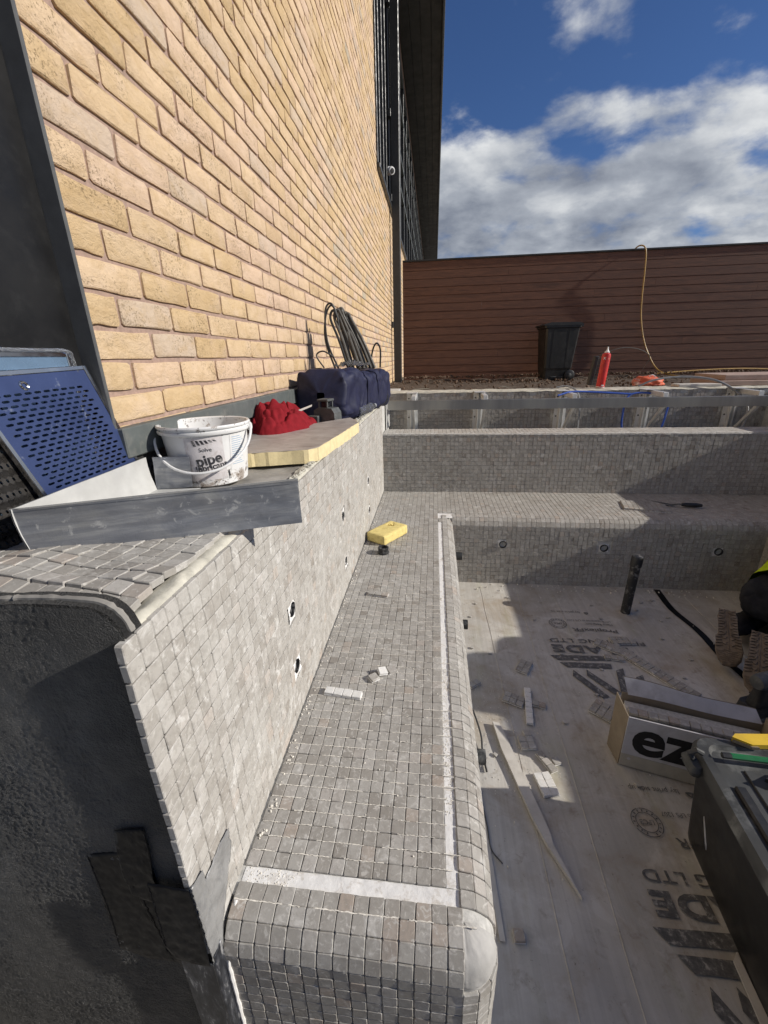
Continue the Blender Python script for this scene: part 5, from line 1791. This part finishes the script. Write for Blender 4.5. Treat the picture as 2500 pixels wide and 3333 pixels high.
# ------------------------------------------------------------------ things on the bench
def tile_piece(label, cx, cy, rot, cells, z, name='mosaic_offcut', tilt=(0, 0), mat='tile_stone', group='loose mosaic offcuts', face_up=True, s=1.0):
    t = thing(name, label, 'mosaic offcut', (cx, cy, z), group)
    M = Matrix.Translation((cx, cy, z)) @ Matrix.Rotation(rot, 4, 'Z') @ Matrix.Rotation(tilt[0], 4, 'X') @ Matrix.Rotation(tilt[1], 4, 'Y')
    mx = sum(c[0] for c in cells) / len(cells)
    my = sum(c[1] for c in cells) / len(cells)
    for (a, b) in cells:
        o = bpy.data.objects.new('tile', rng.choice(tile_variants(mat)))
        o.matrix_basis = M @ Matrix.Translation(((a - mx) * T, (b - my) * T, .0032 + rng.uniform(0, .0006))) @ Matrix.Rotation(rng.gauss(0, .03), 4, 'Z') @ Matrix.Rotation(rng.gauss(0, .03), 4, 'X')
        place(o, t)
    mb = MB()
    w = [c[0] for c in cells]
    h = [c[1] for c in cells]
    for (a, b) in cells:
        mb.box(((a - mx - .49) * T, (b - my - .49) * T, .0005), ((a - mx + .49) * T, (b - my + .49) * T, .0034), 0, M)
    mb.build('mesh_backing', 'white_plaster', t)
    return t
def cells(nx, ny, skip=()):
    return [(a, b) for a in range(nx) for b in range(ny) if (a, b) not in skip]
zb2 = zB + .0008
tile_piece('strip of four adhesive-coated tiles lying across the bench', -.273, 1.048, R(-6), cells(4, 1), zb2, mat='tile_back')
tile_piece('single tile lying loose in the trio on the bench, lowest', -.185, 1.125, R(38), cells(1, 1), zb2, mat='tile_stone_dusty')
tile_piece('pale tile leaning on top of the loose bench trio', -.160, 1.152, R(25), cells(1, 1), zb2 + .006, tilt=(R(8), R(10)), mat='tile_back')
tile_piece('single tile at the far side of the loose bench trio', -.128, 1.170, R(30), cells(1, 1), zb2, tilt=(R(3), R(-4)))
tile_piece('three-tile piece laid flat in the middle of the bench', -.235, 1.655, R(-10), cells(3, 1) , zb2)
tile_piece('mosaic offcut lying on the back bench at the shadow edge under the pointing trowel', 1.455, 2.93, R(-13), cells(9, 6), zb2)
sp = thing('sponge', 'yellow block sponge lying on the tiled bench', 'sponge', (-.26, 2.30, zB))
Ms = Matrix.Translation((-.262, 2.315, zB + .001)) @ Matrix.Rotation(R(58), 4, 'Z')
vs, fs = bevel_box((.23, .135, .058), .010, 2)
bm = bmesh.new()
bv = [bm.verts.new(p) for p in vs]
for f in fs:
    bm.faces.new([bv[i] for i in f])
bmesh.ops.triangulate(bm, faces=bm.faces[:])
for _ in range(4):
    bmesh.ops.subdivide_edges(bm, edges=[e for e in bm.edges if e.calc_length() > .012], cuts=1)
    bmesh.ops.triangulate(bm, faces=bm.faces[:])
for v_ in bm.verts:
    n_ = mnoise.fractal(v_.co * 40, 1., 2., 3)
    v_.co += v_.co.normalized() * .0022 * n_
    if v_.co.z > .02 and (v_.co.xy - Vector((.06, .02))).length < .022:
        v_.co.z -= .012
    v_.co.z += .029
bm.verts.index_update()
MB().add([v_.co.copy() for v_ in bm.verts], [[v_.index for v_ in f.verts] for f in bm.faces], Ms).build('foam_block', 'sponge_foam', sp, True)
bm.free()
cb = MB()
for k in range(26):
    a, r_ = cr.uniform(0, 6.28), cr.uniform(0, .024)
    s = cr.uniform(.002, .005)
    v2, f2 = bevel_box((s * 2, s * 1.6, s * 1.4), s * .4)
    cb.add(v2, f2, Ms @ Matrix.Translation((.06 + r_ * math.cos(a) * 1.4, .02 + r_ * math.sin(a) * 1.2, .056 + cr.uniform(0, .004))))
cb.build('torn_crumbs', 'sponge_foam', sp, kind='stuff')
cp = thing('pipe_coupling', 'short black pipe coupling standing on the bench beside the sponge', 'coupling', (-.26, 2.09, zB))
Mc = Matrix.Translation((-.262, 2.093, zB + .001))
MB().lathe([(.0235, .002), (.0235, .036), (.026, .038), (.0295, .036), (.0295, .026), (.0285, .024), (.0285, .014), (.0295, .012), (.0295, .001), (.0235, .002)], 32, Mc).build('sleeve', 'pipe_black', cp, True)
MB().lathe([(.0234, .017), (.0222, .019), (.0234, .021)], 28, Mc).build('inner_stop', 'pipe_black', cp, True)
tr = thing('pointing_trowel', 'black-handled tiling trowel lying on the shaded back bench', 'trowel', (1.66, 2.95, zB))
MB().prism([(1.545, 3.035, zB + .013), (1.60, 3.0, zB + .012), (1.66, 2.955, zB + .012), (1.645, 2.935, zB + .012), (1.59, 2.97, zB + .012)], (0, 0, .002)).build('blade', 'level_grey', tr)
MB().tube(smooth_path([V(1.645, 2.948, zB + .015), V(1.675, 2.94, zB + .022), V(1.70, 2.936, zB + .020)], 5), .005, 8).build('neck', 'level_grey', tr, True)
MB().tube([V(1.695, 2.937, zB + .019), V(1.72, 2.932, zB + .020), V(1.78, 2.925, zB + .0205), V(1.815, 2.92, zB + .020)], [.010, .0145, .0155, .010], 12).build('handle', 'black_plastic', tr, True)

# ------------------------------------------------------------------ things on the pool floor
zf = zF + .004
up = thing('upright_pipe', 'black waste pipe standing upright from the pool floor', 'pipe', (1.18, 2.35, zF))
Mu = Matrix.Translation((1.178, 2.352, zF - .01)) @ Matrix.Rotation(R(1.2), 4, 'Y')
MB().lathe([(.0265, 0), (.0265, .33)], 28, Mu).build('tube', 'pipe_black', up, True)
MB().lathe([(.0265, .325), (.031, .328), (.031, .385), (.028, .392), (.012, .396), (0, .396)], 28, Mu).build('end_cap', 'pipe_black', up, True)
MB().lathe([(.0268, .012), (.033, .013), (.036, .010)], 24, Mu).build('flashing_ring', 'floor_sheet', up, True)
def stub(y, z, L, label):
    t = thing('pipe_stub', label, 'pipe stub', (xO, y, z), 'pipe stubs poking out of the bench front')
    M = frame_matrix((xO - .005, y, z), (0, 1, 0), (1, 0, .0))
    MB().lathe([(.022, 0), (.022, L), (.0255, L + .001), (.0265, L - .004), (.0265, 0)], 24, M).build('sleeve', 'dusty_black', t, True)
    MB().lathe([(.0215, L - .006), (0, L - .006)], 18, M).build('bore', 'hole_dark', t)
    return t
stub(1.19, -1.40, .075, 'pipe stub from the bench front, nearest the pale batten')
stub(2.02, -1.40, .070, 'pipe stub from the bench front facing the printed lettering')
stub(2.52, -1.225, .062, 'pipe stub from the bench front close to the back corner')
# pointed batten
bt2 = MB()
pl = [(.272, 1.432), (.300, 1.425), (.312, 1.385), (.395, 1.02), (.402, .985), (.402, .955), (.447, .815), (.385, .945), (.355, 1.03), (.290, 1.30)]
bt2.prism([(x, y, zf + .001) for x, y in pl], (0, 0, .014))
bt2.build('timber_batten', 'pine_batten', None, label='long pale batten cut to a point lying on the floor sheet', cat='batten')
MB().prism([(.165, 1.17, zf), (.190, 1.17, zf), (.215, .70, zf), (.200, .70, zf)], (0, 0, .004)).build('timber_batten', 'pine_batten', None, label='thin pale strip lying along the foot of the bench', cat='batten')
MB().prism([(.792, .72, zf), (.812, .74, zf), (.795, .40, zf), (.765, .40, zf)], (0, 0, .005)).build('timber_batten', 'pine_batten', None, label='thin pale strip lying beside the black tote', cat='batten')
cable('flex_cable', 'cable_black', [(.165, 1.52, zF + .05), (.19, 1.45, zF + .05), (.215, 1.36, zF + .02), (.215, 1.28, zF + .008), (.222, 1.20, zF + .008)], .004, 'short black cable at the foot of the bench by the pipe stub', 'cable', 6)
cable('thin_wire', 'cable_grey', [(.19, 1.1, zf + .003), (.20, 1.0, zf + .004), (.205, .93, zf + .003), (.235, .89, zf + .003)], .0022, 'thin bent wire lying on the floor below the bench', 'wire', 6)
P_ = [
    ('two-by-three mosaic offcut in the sunlit patch of floor', .385, 1.575, R(-24), cells(3, 2), 'tile_stone'),
    ('double row of white-backed tiles standing out beside the sunlit batten', .445, 1.545, R(82), cells(7, 1), 'tile_back'),
    ('mosaic offcut with one corner gone beside the white-backed row', .492, 1.555, R(-20), cells(2, 1), 'tile_stone'),
    ('broken mosaic offcut half buried in adhesive crumbs', .400, 1.352, R(6), cells(2, 3, ((0, 2),)), 'tile_stone_dusty'),
    ('zigzag of two broken tiles by the batten', .455, 1.262, R(-62), cells(3, 1), 'tile_stone'),
    ('two-by-three white-backed mosaic offcut touching the shade line', .432, 1.168, R(12), cells(2, 3), 'tile_back'),
    ('single dusty tile just beyond the batten', .492, 1.268, R(20), cells(1, 1), 'tile_stone'),
    ('lone tile at the foot of the bench near its rounded end', .253, .715, R(4), cells(1, 1), 'tile_stone'),
    ('long twin-row mosaic strip lying across the printed stripes', 1.095, 1.835, R(-56), cells(14, 2), 'tile_stone'),
    ('three-by-two mosaic offcut at the head of the long strip', 1.045, 2.055, R(3), cells(4, 2), 'tile_stone'),
    ('mosaic offcut angled against the long strip', .970, 1.985, R(-35), cells(6, 2), 'tile_stone'),
    ('small three-tile piece over the printed stripe', .945, 1.905, R(-8), cells(3, 1), 'tile_stone'),
    ('mosaic offcut beside the card box', .775, 1.535, R(-40), cells(4, 3), 'tile_stone'),
    ('mosaic offcut behind the card box', .985, 1.56, R(20), cells(4, 2), 'tile_stone'),
    ('small dusty mosaic offcut under the logo edge', .475, 1.80, R(62), cells(3, 2), 'tile_stone'),
    ('pair of tiles in the shade near the bench foot', .215, 1.66, R(40), cells(2, 1), 'tile_stone'),
]
for lab, x, y, r_, ce, mt in P_:
    tile_piece(lab, x, y, r_, ce, zf, mat=mt)
shards = MB()
for k in range(26):
    x, y = cr.uniform(.18, 1.45), cr.uniform(1.2, 2.5)
    a = cr.uniform(0, 6.28)
    shards.prism([(x + .014 * math.cos(a + t_) * cr.uniform(.5, 1.2), y + .014 * math.sin(a + t_) * cr.uniform(.3, .9), zf) for t_ in (0, 1.4, 3.0, 4.6)], (0, 0, .005))
shards.build('tile_shards', 'tile_stone_dusty', kind='stuff', label='broken tile shards strewn over the floor sheet', cat='debris')

# card box
bx = thing('card_box', 'open white card box lettered ez lying on the floor sheet', 'box', (.9, 1.3, zF))
ang = R(-15)
Mx = Matrix.Translation((.728, 1.283, zf)) @ Matrix.Rotation(ang, 4, 'Z')
w_, dp_, h_ = .46, .165, .235
t4 = .004
MB().box((0, 0, .058), (w_, t4, h_ - .002), .0008, Mx).build('front_panel', 'card_white', bx)
MB().box((0, -.0003, 0), (w_, t4 - .0003, .0575), .0008, Mx).build('front_base', 'card_pale', bx)
MB().box((0, dp_ - t4, 0), (w_, dp_, h_ - .028), .0008, Mx).build('back_panel', 'card_brown', bx)
MB().box((w_ - t4, t4 + .0005, 0), (w_, dp_ - t4 - .0005, h_), .0008, Mx).build('end_panel', 'card_brown', bx)
MB().box((t4, t4 + .0005, 0), (w_ - t4 - .0005, dp_ - t4 - .0005, .004), 0, Mx).build('bottom_panel', 'card_brown', bx)
MB().prism([(-.001, .002, 0), (-.030, .085, 0), (-.030, .095, h_ + .02), (.002, .006, h_ - .004)], (-.003, -.001, 0), Mx).build('end_flap', 'card_brown', bx)
def flap(u, v_):
    x = .03 + u * (w_ - .05)
    k = v_
    return Mx @ V(x + .01 * k, dp_ - .001 + .012 * k - .055 * k * k * (1 - .5 * u), h_ + .062 * k + .006 * math.sin(u * 5) * k)
def flap_w(u, v_):
    x = .02 + u * (w_ - .03)
    return Mx @ V(x - .02 * v_, dp_ - .010 + .024 * v_ + .003 * math.sin(u * 9) * v_, h_ - .030 + .062 * v_ * (1 - u * .35) + .003 * math.sin(u * 7))
MB().grid(flap_w, 22, 6).build('top_flap', 'card_white', bx, 'all')
MB().grid(lambda u, v_: flap_w(u, v_) + V(.001, .004, 0), 22, 6).build('top_flap_underside', 'card_brown', bx, 'all')
for k in range(2):
    tile_cells = None
for i in range(12):
    for j in range(2):
        o = bpy.data.objects.new('tile', rng.choice(tile_variants('tile_stone')))
        o.matrix_basis = Mx @ Matrix.Translation((.03 + i * T * 1.1, .035 + j * .05, h_ - .055 + .006 * j)) @ Matrix.Scale(1.1, 4)
        place(o, bx)
MB().box((.012, .010, .01), (w_ - .012, dp_ - .012, h_ - .06), 0, Mx).build('packed_sheets', 'grout', bx)
def box_text(txt, xa, xb, z0_, z1_, bold):
    vs, fs = text_mesh(txt, .1, bold, 1.0)
    x0, x1 = min(p.x for p in vs), max(p.x for p in vs)
    y0, y1 = min(p.y for p in vs), max(p.y for p in vs)
    MB().add([Mx @ V(xa + (p.x - x0) * (xb - xa) / (x1 - x0), -.0008, z0_ + (p.y - y0) * (z1_ - z0_) / (y1 - y0)) for p in vs], fs).build('lettering', 'card_ink', bx)
box_text('ez', .026, .235, .072, .190, .0028)
MB().lathe([(.006, .0), (.006, .0006), (0, .0006)], 16, Mx @ Matrix.Translation((.028, -.0007, .040)) @ Matrix.Rotation(R(90), 4, 'X')).build('punched_hole', 'card_white', bx)

# black tote with lid and tools on it
tt = thing('storage_tote', 'dusty black storage tote with moulded lid standing on the floor', 'tote', (1.05, .8, zF))
Mt = Matrix.Translation((.805, 1.095, zF)) @ Matrix.Rotation(R(-5), 4, 'Z')
def rrect(x0, y0, x1, y1, r, n=5):
    out = []
    for cx, cy, a0 in ((x1 - r, y1 - r, 0), (x0 + r, y1 - r, 90), (x0 + r, y0 + r, 180), (x1 - r, y0 + r, 270)):
        for k in range(n + 1):
            a = R(a0 + 90 * k / n)
            out.append((cx + r * math.cos(a), cy + r * math.sin(a)))
    return out
def loft(levels, M, cap0=True, cap1=True):
    vs, fs = [], []
    n = len(levels[0][0])
    for pts, z in levels:
        vs += [(*p, z) for p in pts]
    for r in range(len(levels) - 1):
        fs += [(r * n + i, r * n + (i + 1) % n, r * n + n + (i + 1) % n, r * n + n + i) for i in range(n)]
    if cap0:
        fs.append(tuple(range(n))[::-1])
    if cap1:
        fs.append(tuple((len(levels) - 1) * n + i for i in range(n)))
    return MB().add(vs, fs, M)
TW, TL = .46, .60
loft([(rrect(.045, -TL + .045, TW - .045, -.035, .04), 0), (rrect(.040, -TL + .04, TW - .04, -.030, .045), .02), (rrect(.014, -TL + .014, TW - .014, -.012, .05), .325)], Mt).build('body', 'bin_plastic', tt, True)
loft([(rrect(.006, -TL + .006, TW - .006, -.006, .052), .326), (rrect(-.004, -TL - .004, TW + .004, .004, .055), .332), (rrect(-.004, -TL - .004, TW + .004, .004, .055), .356), (rrect(.004, -TL + .004, TW - .004, -.004, .05), .368), (rrect(.028, -TL + .028, TW - .028, -.028, .04), .3705), (rrect(.036, -TL + .036, TW - .036, -.036, .036), .358), (rrect(.06, -TL + .06, TW - .06, -.06, .03), .357)], Mt, cap1=True).build('lid', 'lid_plastic', tt, True)
for (x0, y0, x1, y1) in ((.10, -.30, .20, -.10), (.215, -.30, .315, -.10), (.10, -.52, .20, -.32), (.215, -.52, .315, -.32), (.33, -.30, .41, -.10)):
    MB().box((x0, y0, .3565), (x1, y1, .3625), .0025, Mt).build('lid_rib', 'lid_plastic', tt)
MB().box((.045, -.50, .3575), (.075, -.16, .369), .005, Mt).build('handle_slot', 'black_plastic', tt)
loft([(rrect(-.030, -.11, .0, -.045, .012), .318), (rrect(-.034, -.115, .0, -.04, .012), .335), (rrect(-.026, -.108, .0, -.048, .012), .352)], Mt).build('corner_lug', 'lid_plastic', tt, True)
MB().tube([Mt @ V(-.018, -.075, .352), Mt @ V(-.03, -.075, .372), Mt @ V(-.014, -.075, .386), Mt @ V(.004, -.075, .376)], .008, 8).build('clip', 'lid_plastic', tt, True)
MB().prism([(.0125, -.155, .198), (.0155, -.14, .206), (.009, -.19, .160), (.006, -.20, .150), (.0065, -.185, .165)], (-.002, 0, 0), Mt).build('paper_scrap', 'white_plastic', tt)
def lid_pt(x, y):
    return V(x, y, zF + .371)
yt = thing('folding_knife', 'yellow utility knife lying on the tote lid', 'knife', (1.0, 1.15, zF + .37))
MB().prism([(.915, 1.077, zF + .373), (.930, 1.090, zF + .373), (1.13, 1.105, zF + .373), (1.13, 1.062, zF + .373), (1.0, 1.055, zF + .373), (.955, 1.052, zF + .373)], (0, 0, .016)).build('body', 'tool_yellow', yt)
MB().prism([(.955, 1.049, zF + .373), (.975, 1.049, zF + .373), (.965, 1.056, zF + .373), (.93, 1.066, zF + .373), (.915, 1.073, zF + .373)], (0, 0, .010)).build('blade_guard', 'card_brown', yt)
gp = thing('marking_pencil', 'green pencil lying on the tote lid', 'pencil', (.95, 1.03, zF + .37))
MB().tube([V(.875, 1.014, zF + .380), V(1.15, .996, zF + .380)], .0085, 6).build('shaft', 'pencil_green', gp)
MB().tube([V(.852, 1.0155, zF + .380), V(.8748, 1.014, zF + .380)], .0086, 6).build('end_ferrule', 'black_plastic', gp)
rt = thing('red_tool', 'red and white marker tool lying on the tote lid', 'tool', (.98, .95, zF + .37))
MB().prism([(.945, .952, zF + .372), (.985, .972, zF + .372), (1.12, .975, zF + .372), (1.12, .93, zF + .372), (.98, .930, zF + .372)], (0, 0, .013)).build('body', 'tool_red', rt)
MB().prism([(.92, .945, zF + .372), (.944, .952, zF + .372), (.978, .929, zF + .372), (.955, .925, zF + .372)], (0, 0, .013)).build('grip', 'black_plastic', rt)

# cordless tool battery by the boots
ct = thing('cordless_tool', 'black cordless tool standing by the kneeling worker', 'power tool', (1.40, 1.56, zF))
Mct = Matrix.Translation((1.395, 1.575, zf)) @ Matrix.Rotation(R(20), 4, 'Z')
loft([(rrect(-.06, -.045, .07, .045, .02), 0), (rrect(-.065, -.05, .075, .05, .02), .02), (rrect(-.06, -.045, .07, .045, .02), .07)], Mct).build('battery', 'black_plastic', ct, True)
loft([(rrect(-.045, -.03, .045, .03, .018), .0705), (rrect(-.03, -.022, .035, .022, .016), .16)], Mct).build('grip', 'black_plastic', ct, True)
MB().lathe([(0, -.06), (.028, -.055), (.034, -.03), (.034, .08), (.026, .10), (.012, .12), (0, .12)], 20, Mct @ Matrix.Translation((0, 0, .19)) @ Matrix.Rotation(R(90), 4, 'Y')).build('motor_housing', 'level_grey', ct, True)
MB().box((-.055, -.0515, .028), (.03, -.0503, .045), .0004, Mct).build('label_plate', 'level_grey', ct)

# bags added out of view on the side wall to shade the floor
for i, (x, y, z, r_) in enumerate(((2.86, 1.36, zL, 4), (2.88, 1.72, zL, -6), (2.87, 1.52, zL + .125, 88))):
    labs = ('added unseen bag shading the floor, on the side wall nearer the pool end', 'added unseen bag shading the floor, on the side wall nearer the trough', 'added unseen bag shading the floor, lying crosswise on the other two')
    t = thing('added_shade_bag', labs[i], 'bag', (x, y, z), 'bags added on the side wall for their shadow')
    def bagf(u, v_, x=x, y=y, z=z, r_=r_):
        a, b = 2 * math.pi * u, math.pi * (v_ * .998 + .001)
        d = V(math.cos(a) * math.sin(b), math.sin(a) * math.sin(b), math.cos(b))
        d = V(*(math.copysign(abs(c) ** .45, c) for c in d))
        p = V(d.x * .21, d.y * .17, d.z * .062) * (1 + .03 * mnoise.fractal(d * 2 + V(z, y, x), 1., 2., 3))
        return V(x, y, z + .063) + Matrix.Rotation(R(r_), 3, 'Z') @ p
    MB().grid(bagf, 36, 20, closeu=True).build('sack', 'card_white', t, 'all')

# ------------------------------------------------------------------ kneeling worker
pw = thing('person', 'kneeling worker in black trousers and yellow hi-vis vest, boot soles turned up', 'person', (1.62, 1.98, zF))
fd = V(.80, .60, 0).normalized()
lt = V(fd.y, -fd.x, 0)                     # towards the worker's right hand
pel = V(1.775, 2.03, zF + .275)
def skin_body(name, joints, edges, mat, parent, root=0, sub=2):
    me = bpy.data.meshes.new(name)
    me.from_pydata([j[0] for j in joints], edges, [])
    o = bpy.data.objects.new(name, me)
    col.objects.link(o)
    sm = o.modifiers.new('skin', 'SKIN')
    sm.use_smooth_shade = True
    sv = me.skin_vertices[0].data if me.skin_vertices else None
    if sv is None:
        bpy.context.view_layer.objects.active = o
        o.select_set(True)
        bpy.ops.mesh.customdata_skin_add()
        sv = me.skin_vertices[0].data
    for i, j in enumerate(joints):
        r_ = j[1]
        sv[i].radius = (r_, r_) if not isinstance(r_, tuple) else r_
        sv[i].use_root = (i == root)
    ss = o.modifiers.new('sub', 'SUBSURF')
    ss.levels = ss.render_levels = sub
    bpy.context.view_layer.update()
    dg = bpy.context.evaluated_depsgraph_get()
    m2 = bpy.data.meshes.new_from_object(o.evaluated_get(dg))
    bpy.data.objects.remove(o)
    m2.materials.clear()
    m2.materials.append(MATS[mat])
    if mat == 'denim_black':
        nr_ = [v_.normal.copy() for v_ in m2.vertices]
        for v_, n_ in zip(m2.vertices, nr_):
            q = v_.co * 9
            v_.co += n_ * (.020 * abs(mnoise.noise(q + mnoise.noise_vector(q * .8) * .7)) + .008 * abs(mnoise.noise(q * 2.6)) - .008)
    for p in m2.polygons:
        p.use_smooth = True
    o2 = bpy.data.objects.new(name, m2)
    return place(o2, parent)
hipL, hipR = pel - lt * .10 + V(0, 0, -.02), pel + lt * .10 + V(0, 0, -.02)
kneeL, kneeR = pel - lt * .15 + fd * .40 + V(0, 0, -.225), pel + lt * .15 + fd * .40 + V(0, 0, -.225)
ankL, ankR = V(1.60, 2.075, zF + .085), V(1.625, 1.895, zF + .085)
waist = pel + fd * .20 + V(0, 0, .085)
chest = pel + fd * .42 + V(0, 0, .17)
neck = pel + fd * .60 + V(0, 0, .20)
head0 = neck + fd * .06 + V(0, 0, .06)
shL, shR = chest - lt * .17 + V(0, 0, .05) + fd * .06, chest + lt * .17 + V(0, 0, .05) + fd * .06
elL, elR = shL + fd * .10 + V(0, 0, -.20) - lt * .05, shR + fd * .10 + V(0, 0, -.20) + lt * .05
wrL, wrR = elL + fd * .12 + V(0, 0, -.15) + lt * .04, elR + fd * .12 + V(0, 0, -.15) - lt * .04
J = [(pel, .150), (hipL, .118), (kneeL, .068), (ankL + fd * .10 + V(0, 0, .01), .058), (ankL, .050), (hipR, .118), (kneeR, .068), (ankR + fd * .10 + V(0, 0, .01), .058), (ankR, .050),
     (waist, .125), (chest, .135), (neck, .058), (head0, .060), (shL, .068), (elL, .045), (wrL, .030), (shR, .068), (elR, .045), (wrR, .030)]
E_ = [(0, 1), (1, 2), (2, 3), (3, 4), (0, 5), (5, 6), (6, 7), (7, 8), (0, 9), (9, 10), (10, 11), (11, 12), (10, 13), (13, 14), (14, 15), (10, 16), (16, 17), (17, 18)]
skin_body('body', J, E_, 'denim_black', pw, sub=4)
# vest: slightly larger torso shell
def vestf(u, v_):
    a = 2 * math.pi * u
    k = v_
    c = (pel + V(0, 0, .03) + fd * .06).lerp(chest + V(0, 0, .03) + fd * .10, k)
    rl, rf = .195 - .01 * k, .165 - .012 * k
    ax_up = (chest - pel).normalized()
    fw_ = (fd - ax_up * fd.dot(ax_up)).normalized()
    n_ = 1 + .05 * mnoise.fractal(V(math.cos(a) * 2, math.sin(a) * 2, k * 3), 1., 2., 3)
    sh_ = 1 if k < .85 else 1 - (k - .85) * 3.2
    return c + (lt * math.cos(a) * rl + fw_ * math.sin(a) * rf) * n_ * sh_
vest = MB().grid(vestf, 40, 18, closeu=True).build('vest', 'hi_vis', pw, 'all')
def bandf(u, v_):
    p = vestf(u, .30 + .12 * v_)
    c = pel.lerp(chest, .36 + .1 * v_) + V(0, 0, .03)
    return p + (p - c).normalized() * .004
MB().grid(bandf, 40, 3, closeu=True).build('reflective_band', 'hi_vis_band', vest, 'all')
# head with face and hair
hc = head0 + fd * .05 + V(0, 0, .07)
def headf(u, v_):
    a, b = 2 * math.pi * u, math.pi * (v_ * .996 + .002)
    d = V(math.cos(a) * math.sin(b), math.sin(a) * math.sin(b), math.cos(b))
    sx, sf, sz = .075, .095, .115
    jaw = 1 - .22 * max(0, -d.z)
    nose_ = .020 * math.exp(-((d.x / .16) ** 2) - ((d.z + .12) / .22) ** 2) if d.y > 0 else 0
    brow = .006 * math.exp(-((d.z - .12) / .10) ** 2) if d.y > .5 else 0
    eye = -.008 * (math.exp(-((abs(d.x) - .36) / .12) ** 2 - (d.z / .10) ** 2)) if d.y > 0 else 0
    mouth = -.004 * math.exp(-((d.x / .25) ** 2) - ((d.z + .48) / .05) ** 2) if d.y > 0 else 0
    loc = V(d.x * sx * jaw, d.y * sf + nose_ + brow + eye + mouth, d.z * sz)
    return hc + lt * loc.x + fd * loc.y * .85 + V(0, 0, loc.z) - V(0, 0, loc.y * .5)
MB().grid(headf, 40, 30, closeu=True).build('head', 'skin', pw, 'all')
def hairf(u, v_):
    p = headf(u, v_ * .48)
    return p + (p - hc).normalized() * (.009 + .004 * mnoise.noise(p * 60)) - fd * .012
MB().grid(hairf, 40, 14, closeu=True).build('hair', 'hair', pw, 'all')
for s in (-1, 1):
    MB().lathe([(0, .010), (.010, .012), (.017, .006), (.018, 0)], 14, frame_matrix(hc + lt * s * .074 - V(0, 0, .01), V(0, 0, 1), lt * s + fd * -.3), sx=1.3).build('ear', 'skin', pw, True)
# hands
for wr_, s in ((wrL, -1), (wrR, 1)):
    J = [(wr_, .028), (wr_ + fd * .05 + V(0, 0, -.03), (.038, .018)), (wr_ + fd * .09 + V(0, 0, -.05), (.036, .016))]
    hd_ = skin_body('hand', J, [(0, 1), (1, 2)], 'skin', pw, sub=2)
    for k in range(4):
        b0_ = wr_ + fd * .09 + V(0, 0, -.05) + lt * (-.026 + k * .0175)
        L = (.060, .070, .066, .052)[k]
        MB().tube([b0_, b0_ + fd * L * .45 + V(0, 0, -.008), b0_ + fd * L * .75 + V(0, 0, -.024), b0_ + fd * L * .9 + V(0, 0, -.042)], [.0088, .0082, .0075, .006], 8).build('finger', 'skin', hd_, 'all')
    tb = wr_ + fd * .035 + V(0, 0, -.022) - lt * s * .032
    MB().tube([tb, tb + fd * .028 - lt * s * .020 + V(0, 0, -.01), tb + fd * .052 - lt * s * .022 + V(0, 0, -.028)], [.0105, .0095, .007], 8).build('thumb', 'skin', hd_, 'all')
# boots, soles up
def boot(toe, heel, zt_, zh, roll):
    ax_ = (heel - toe)
    L = .292
    ax_ = ax_.normalized()
    nrm_ = V(-.42 + roll, -.42, .80)
    o_ = V(toe.x, toe.y, zt_)
    xa = V(ax_.x, ax_.y, (zh - zt_) / L)
    M = frame_matrix(o_, xa, nrm_)            # local x toe->heel, z out of the sole
    prof = [(.0, 0), (.008, .026), (.03, .044), (.075, .053), (.12, .049), (.165, .039), (.21, .036), (.255, .039), (.28, .030), (.292, 0)]
    out = [(x, -y) for x, y in prof] + [(x, y) for x, y in prof[-2:0:-1]]
    n = len(out)
    def lv(z, k):
        return [((x - .146) * k + .146, y * k, z) for x, y in out]
    vs = lv(-.030, 1.0) + lv(-.008, 1.03) + lv(0, .985)
    fs = []
    for r in range(2):
        fs += [(r * n + i, r * n + (i + 1) % n, r * n + n + (i + 1) % n, r * n + n + i) for i in range(n)]
    fs += [tuple(range(n))[::-1], tuple(range(2 * n, 3 * n))]
    bo = MB().add(vs, fs, M).build('boot', 'boot_sole', pw)
    lug = MB()
    for k in range(8):                         # wavy bars under the toes
        x = .010 + k * .0085
        hw = .9 * [.026, .035, .041, .045, .048, .050, .051, .052][k]
        lug.tube(smooth_path([M @ V(x + .004 * math.sin(j * 1.9 + k), -hw + 2 * hw * j / 6, .001) for j in range(7)], 3), .0028, 5)
    for s in (-1, 1):
        for k in range(14):                    # triangular lugs
            x = .082 + k * .0148
            hw = .050 if k < 4 else (.038 if k < 11 else .034)
            if s > 0:
                x += .006
            lug.prism([M @ V(x, s * hw, 0), M @ V(x + .013, s * hw, 0), M @ V(x + .006, s * (hw - .026), 0)], (M.to_3x3() @ V(0, 0, .008)))
            if k % 2:
                lug.prism([M @ V(x - .004, s * .012, 0), M @ V(x + .012, s * .006, 0), M @ V(x + .004, s * .024, 0)], (M.to_3x3() @ V(0, 0, .006)))
    lug.tube([M @ V(.07, 0, .001), M @ V(.28, 0, .001)], .0022, 5)
    lug.build('tread', 'boot_sole', bo)
    def upper(u, v_):
        a = math.pi * u
        x = .004 + v_ * .284
        hw = max(.004, [.030, .045, .050, .044, .038, .036, .036][min(6, int(v_ * 6.99))] * .95)
        hh = .045 + .035 * v_
        return M @ V(x, -hw * math.cos(a), -.025 - hh * math.sin(a) * min(1, v_ * 6 + .25))
    MB().grid(upper, 12, 16).build('upper', 'boot_upper', bo, 'all')
boot(V(1.425, 1.815, 0), V(1.57, 2.10, 0), zF + .075, zF + .115, .0)
boot(V(1.425, 1.630, 0), V(1.60, 1.89, 0), zF + .075, zF + .115, -.06)
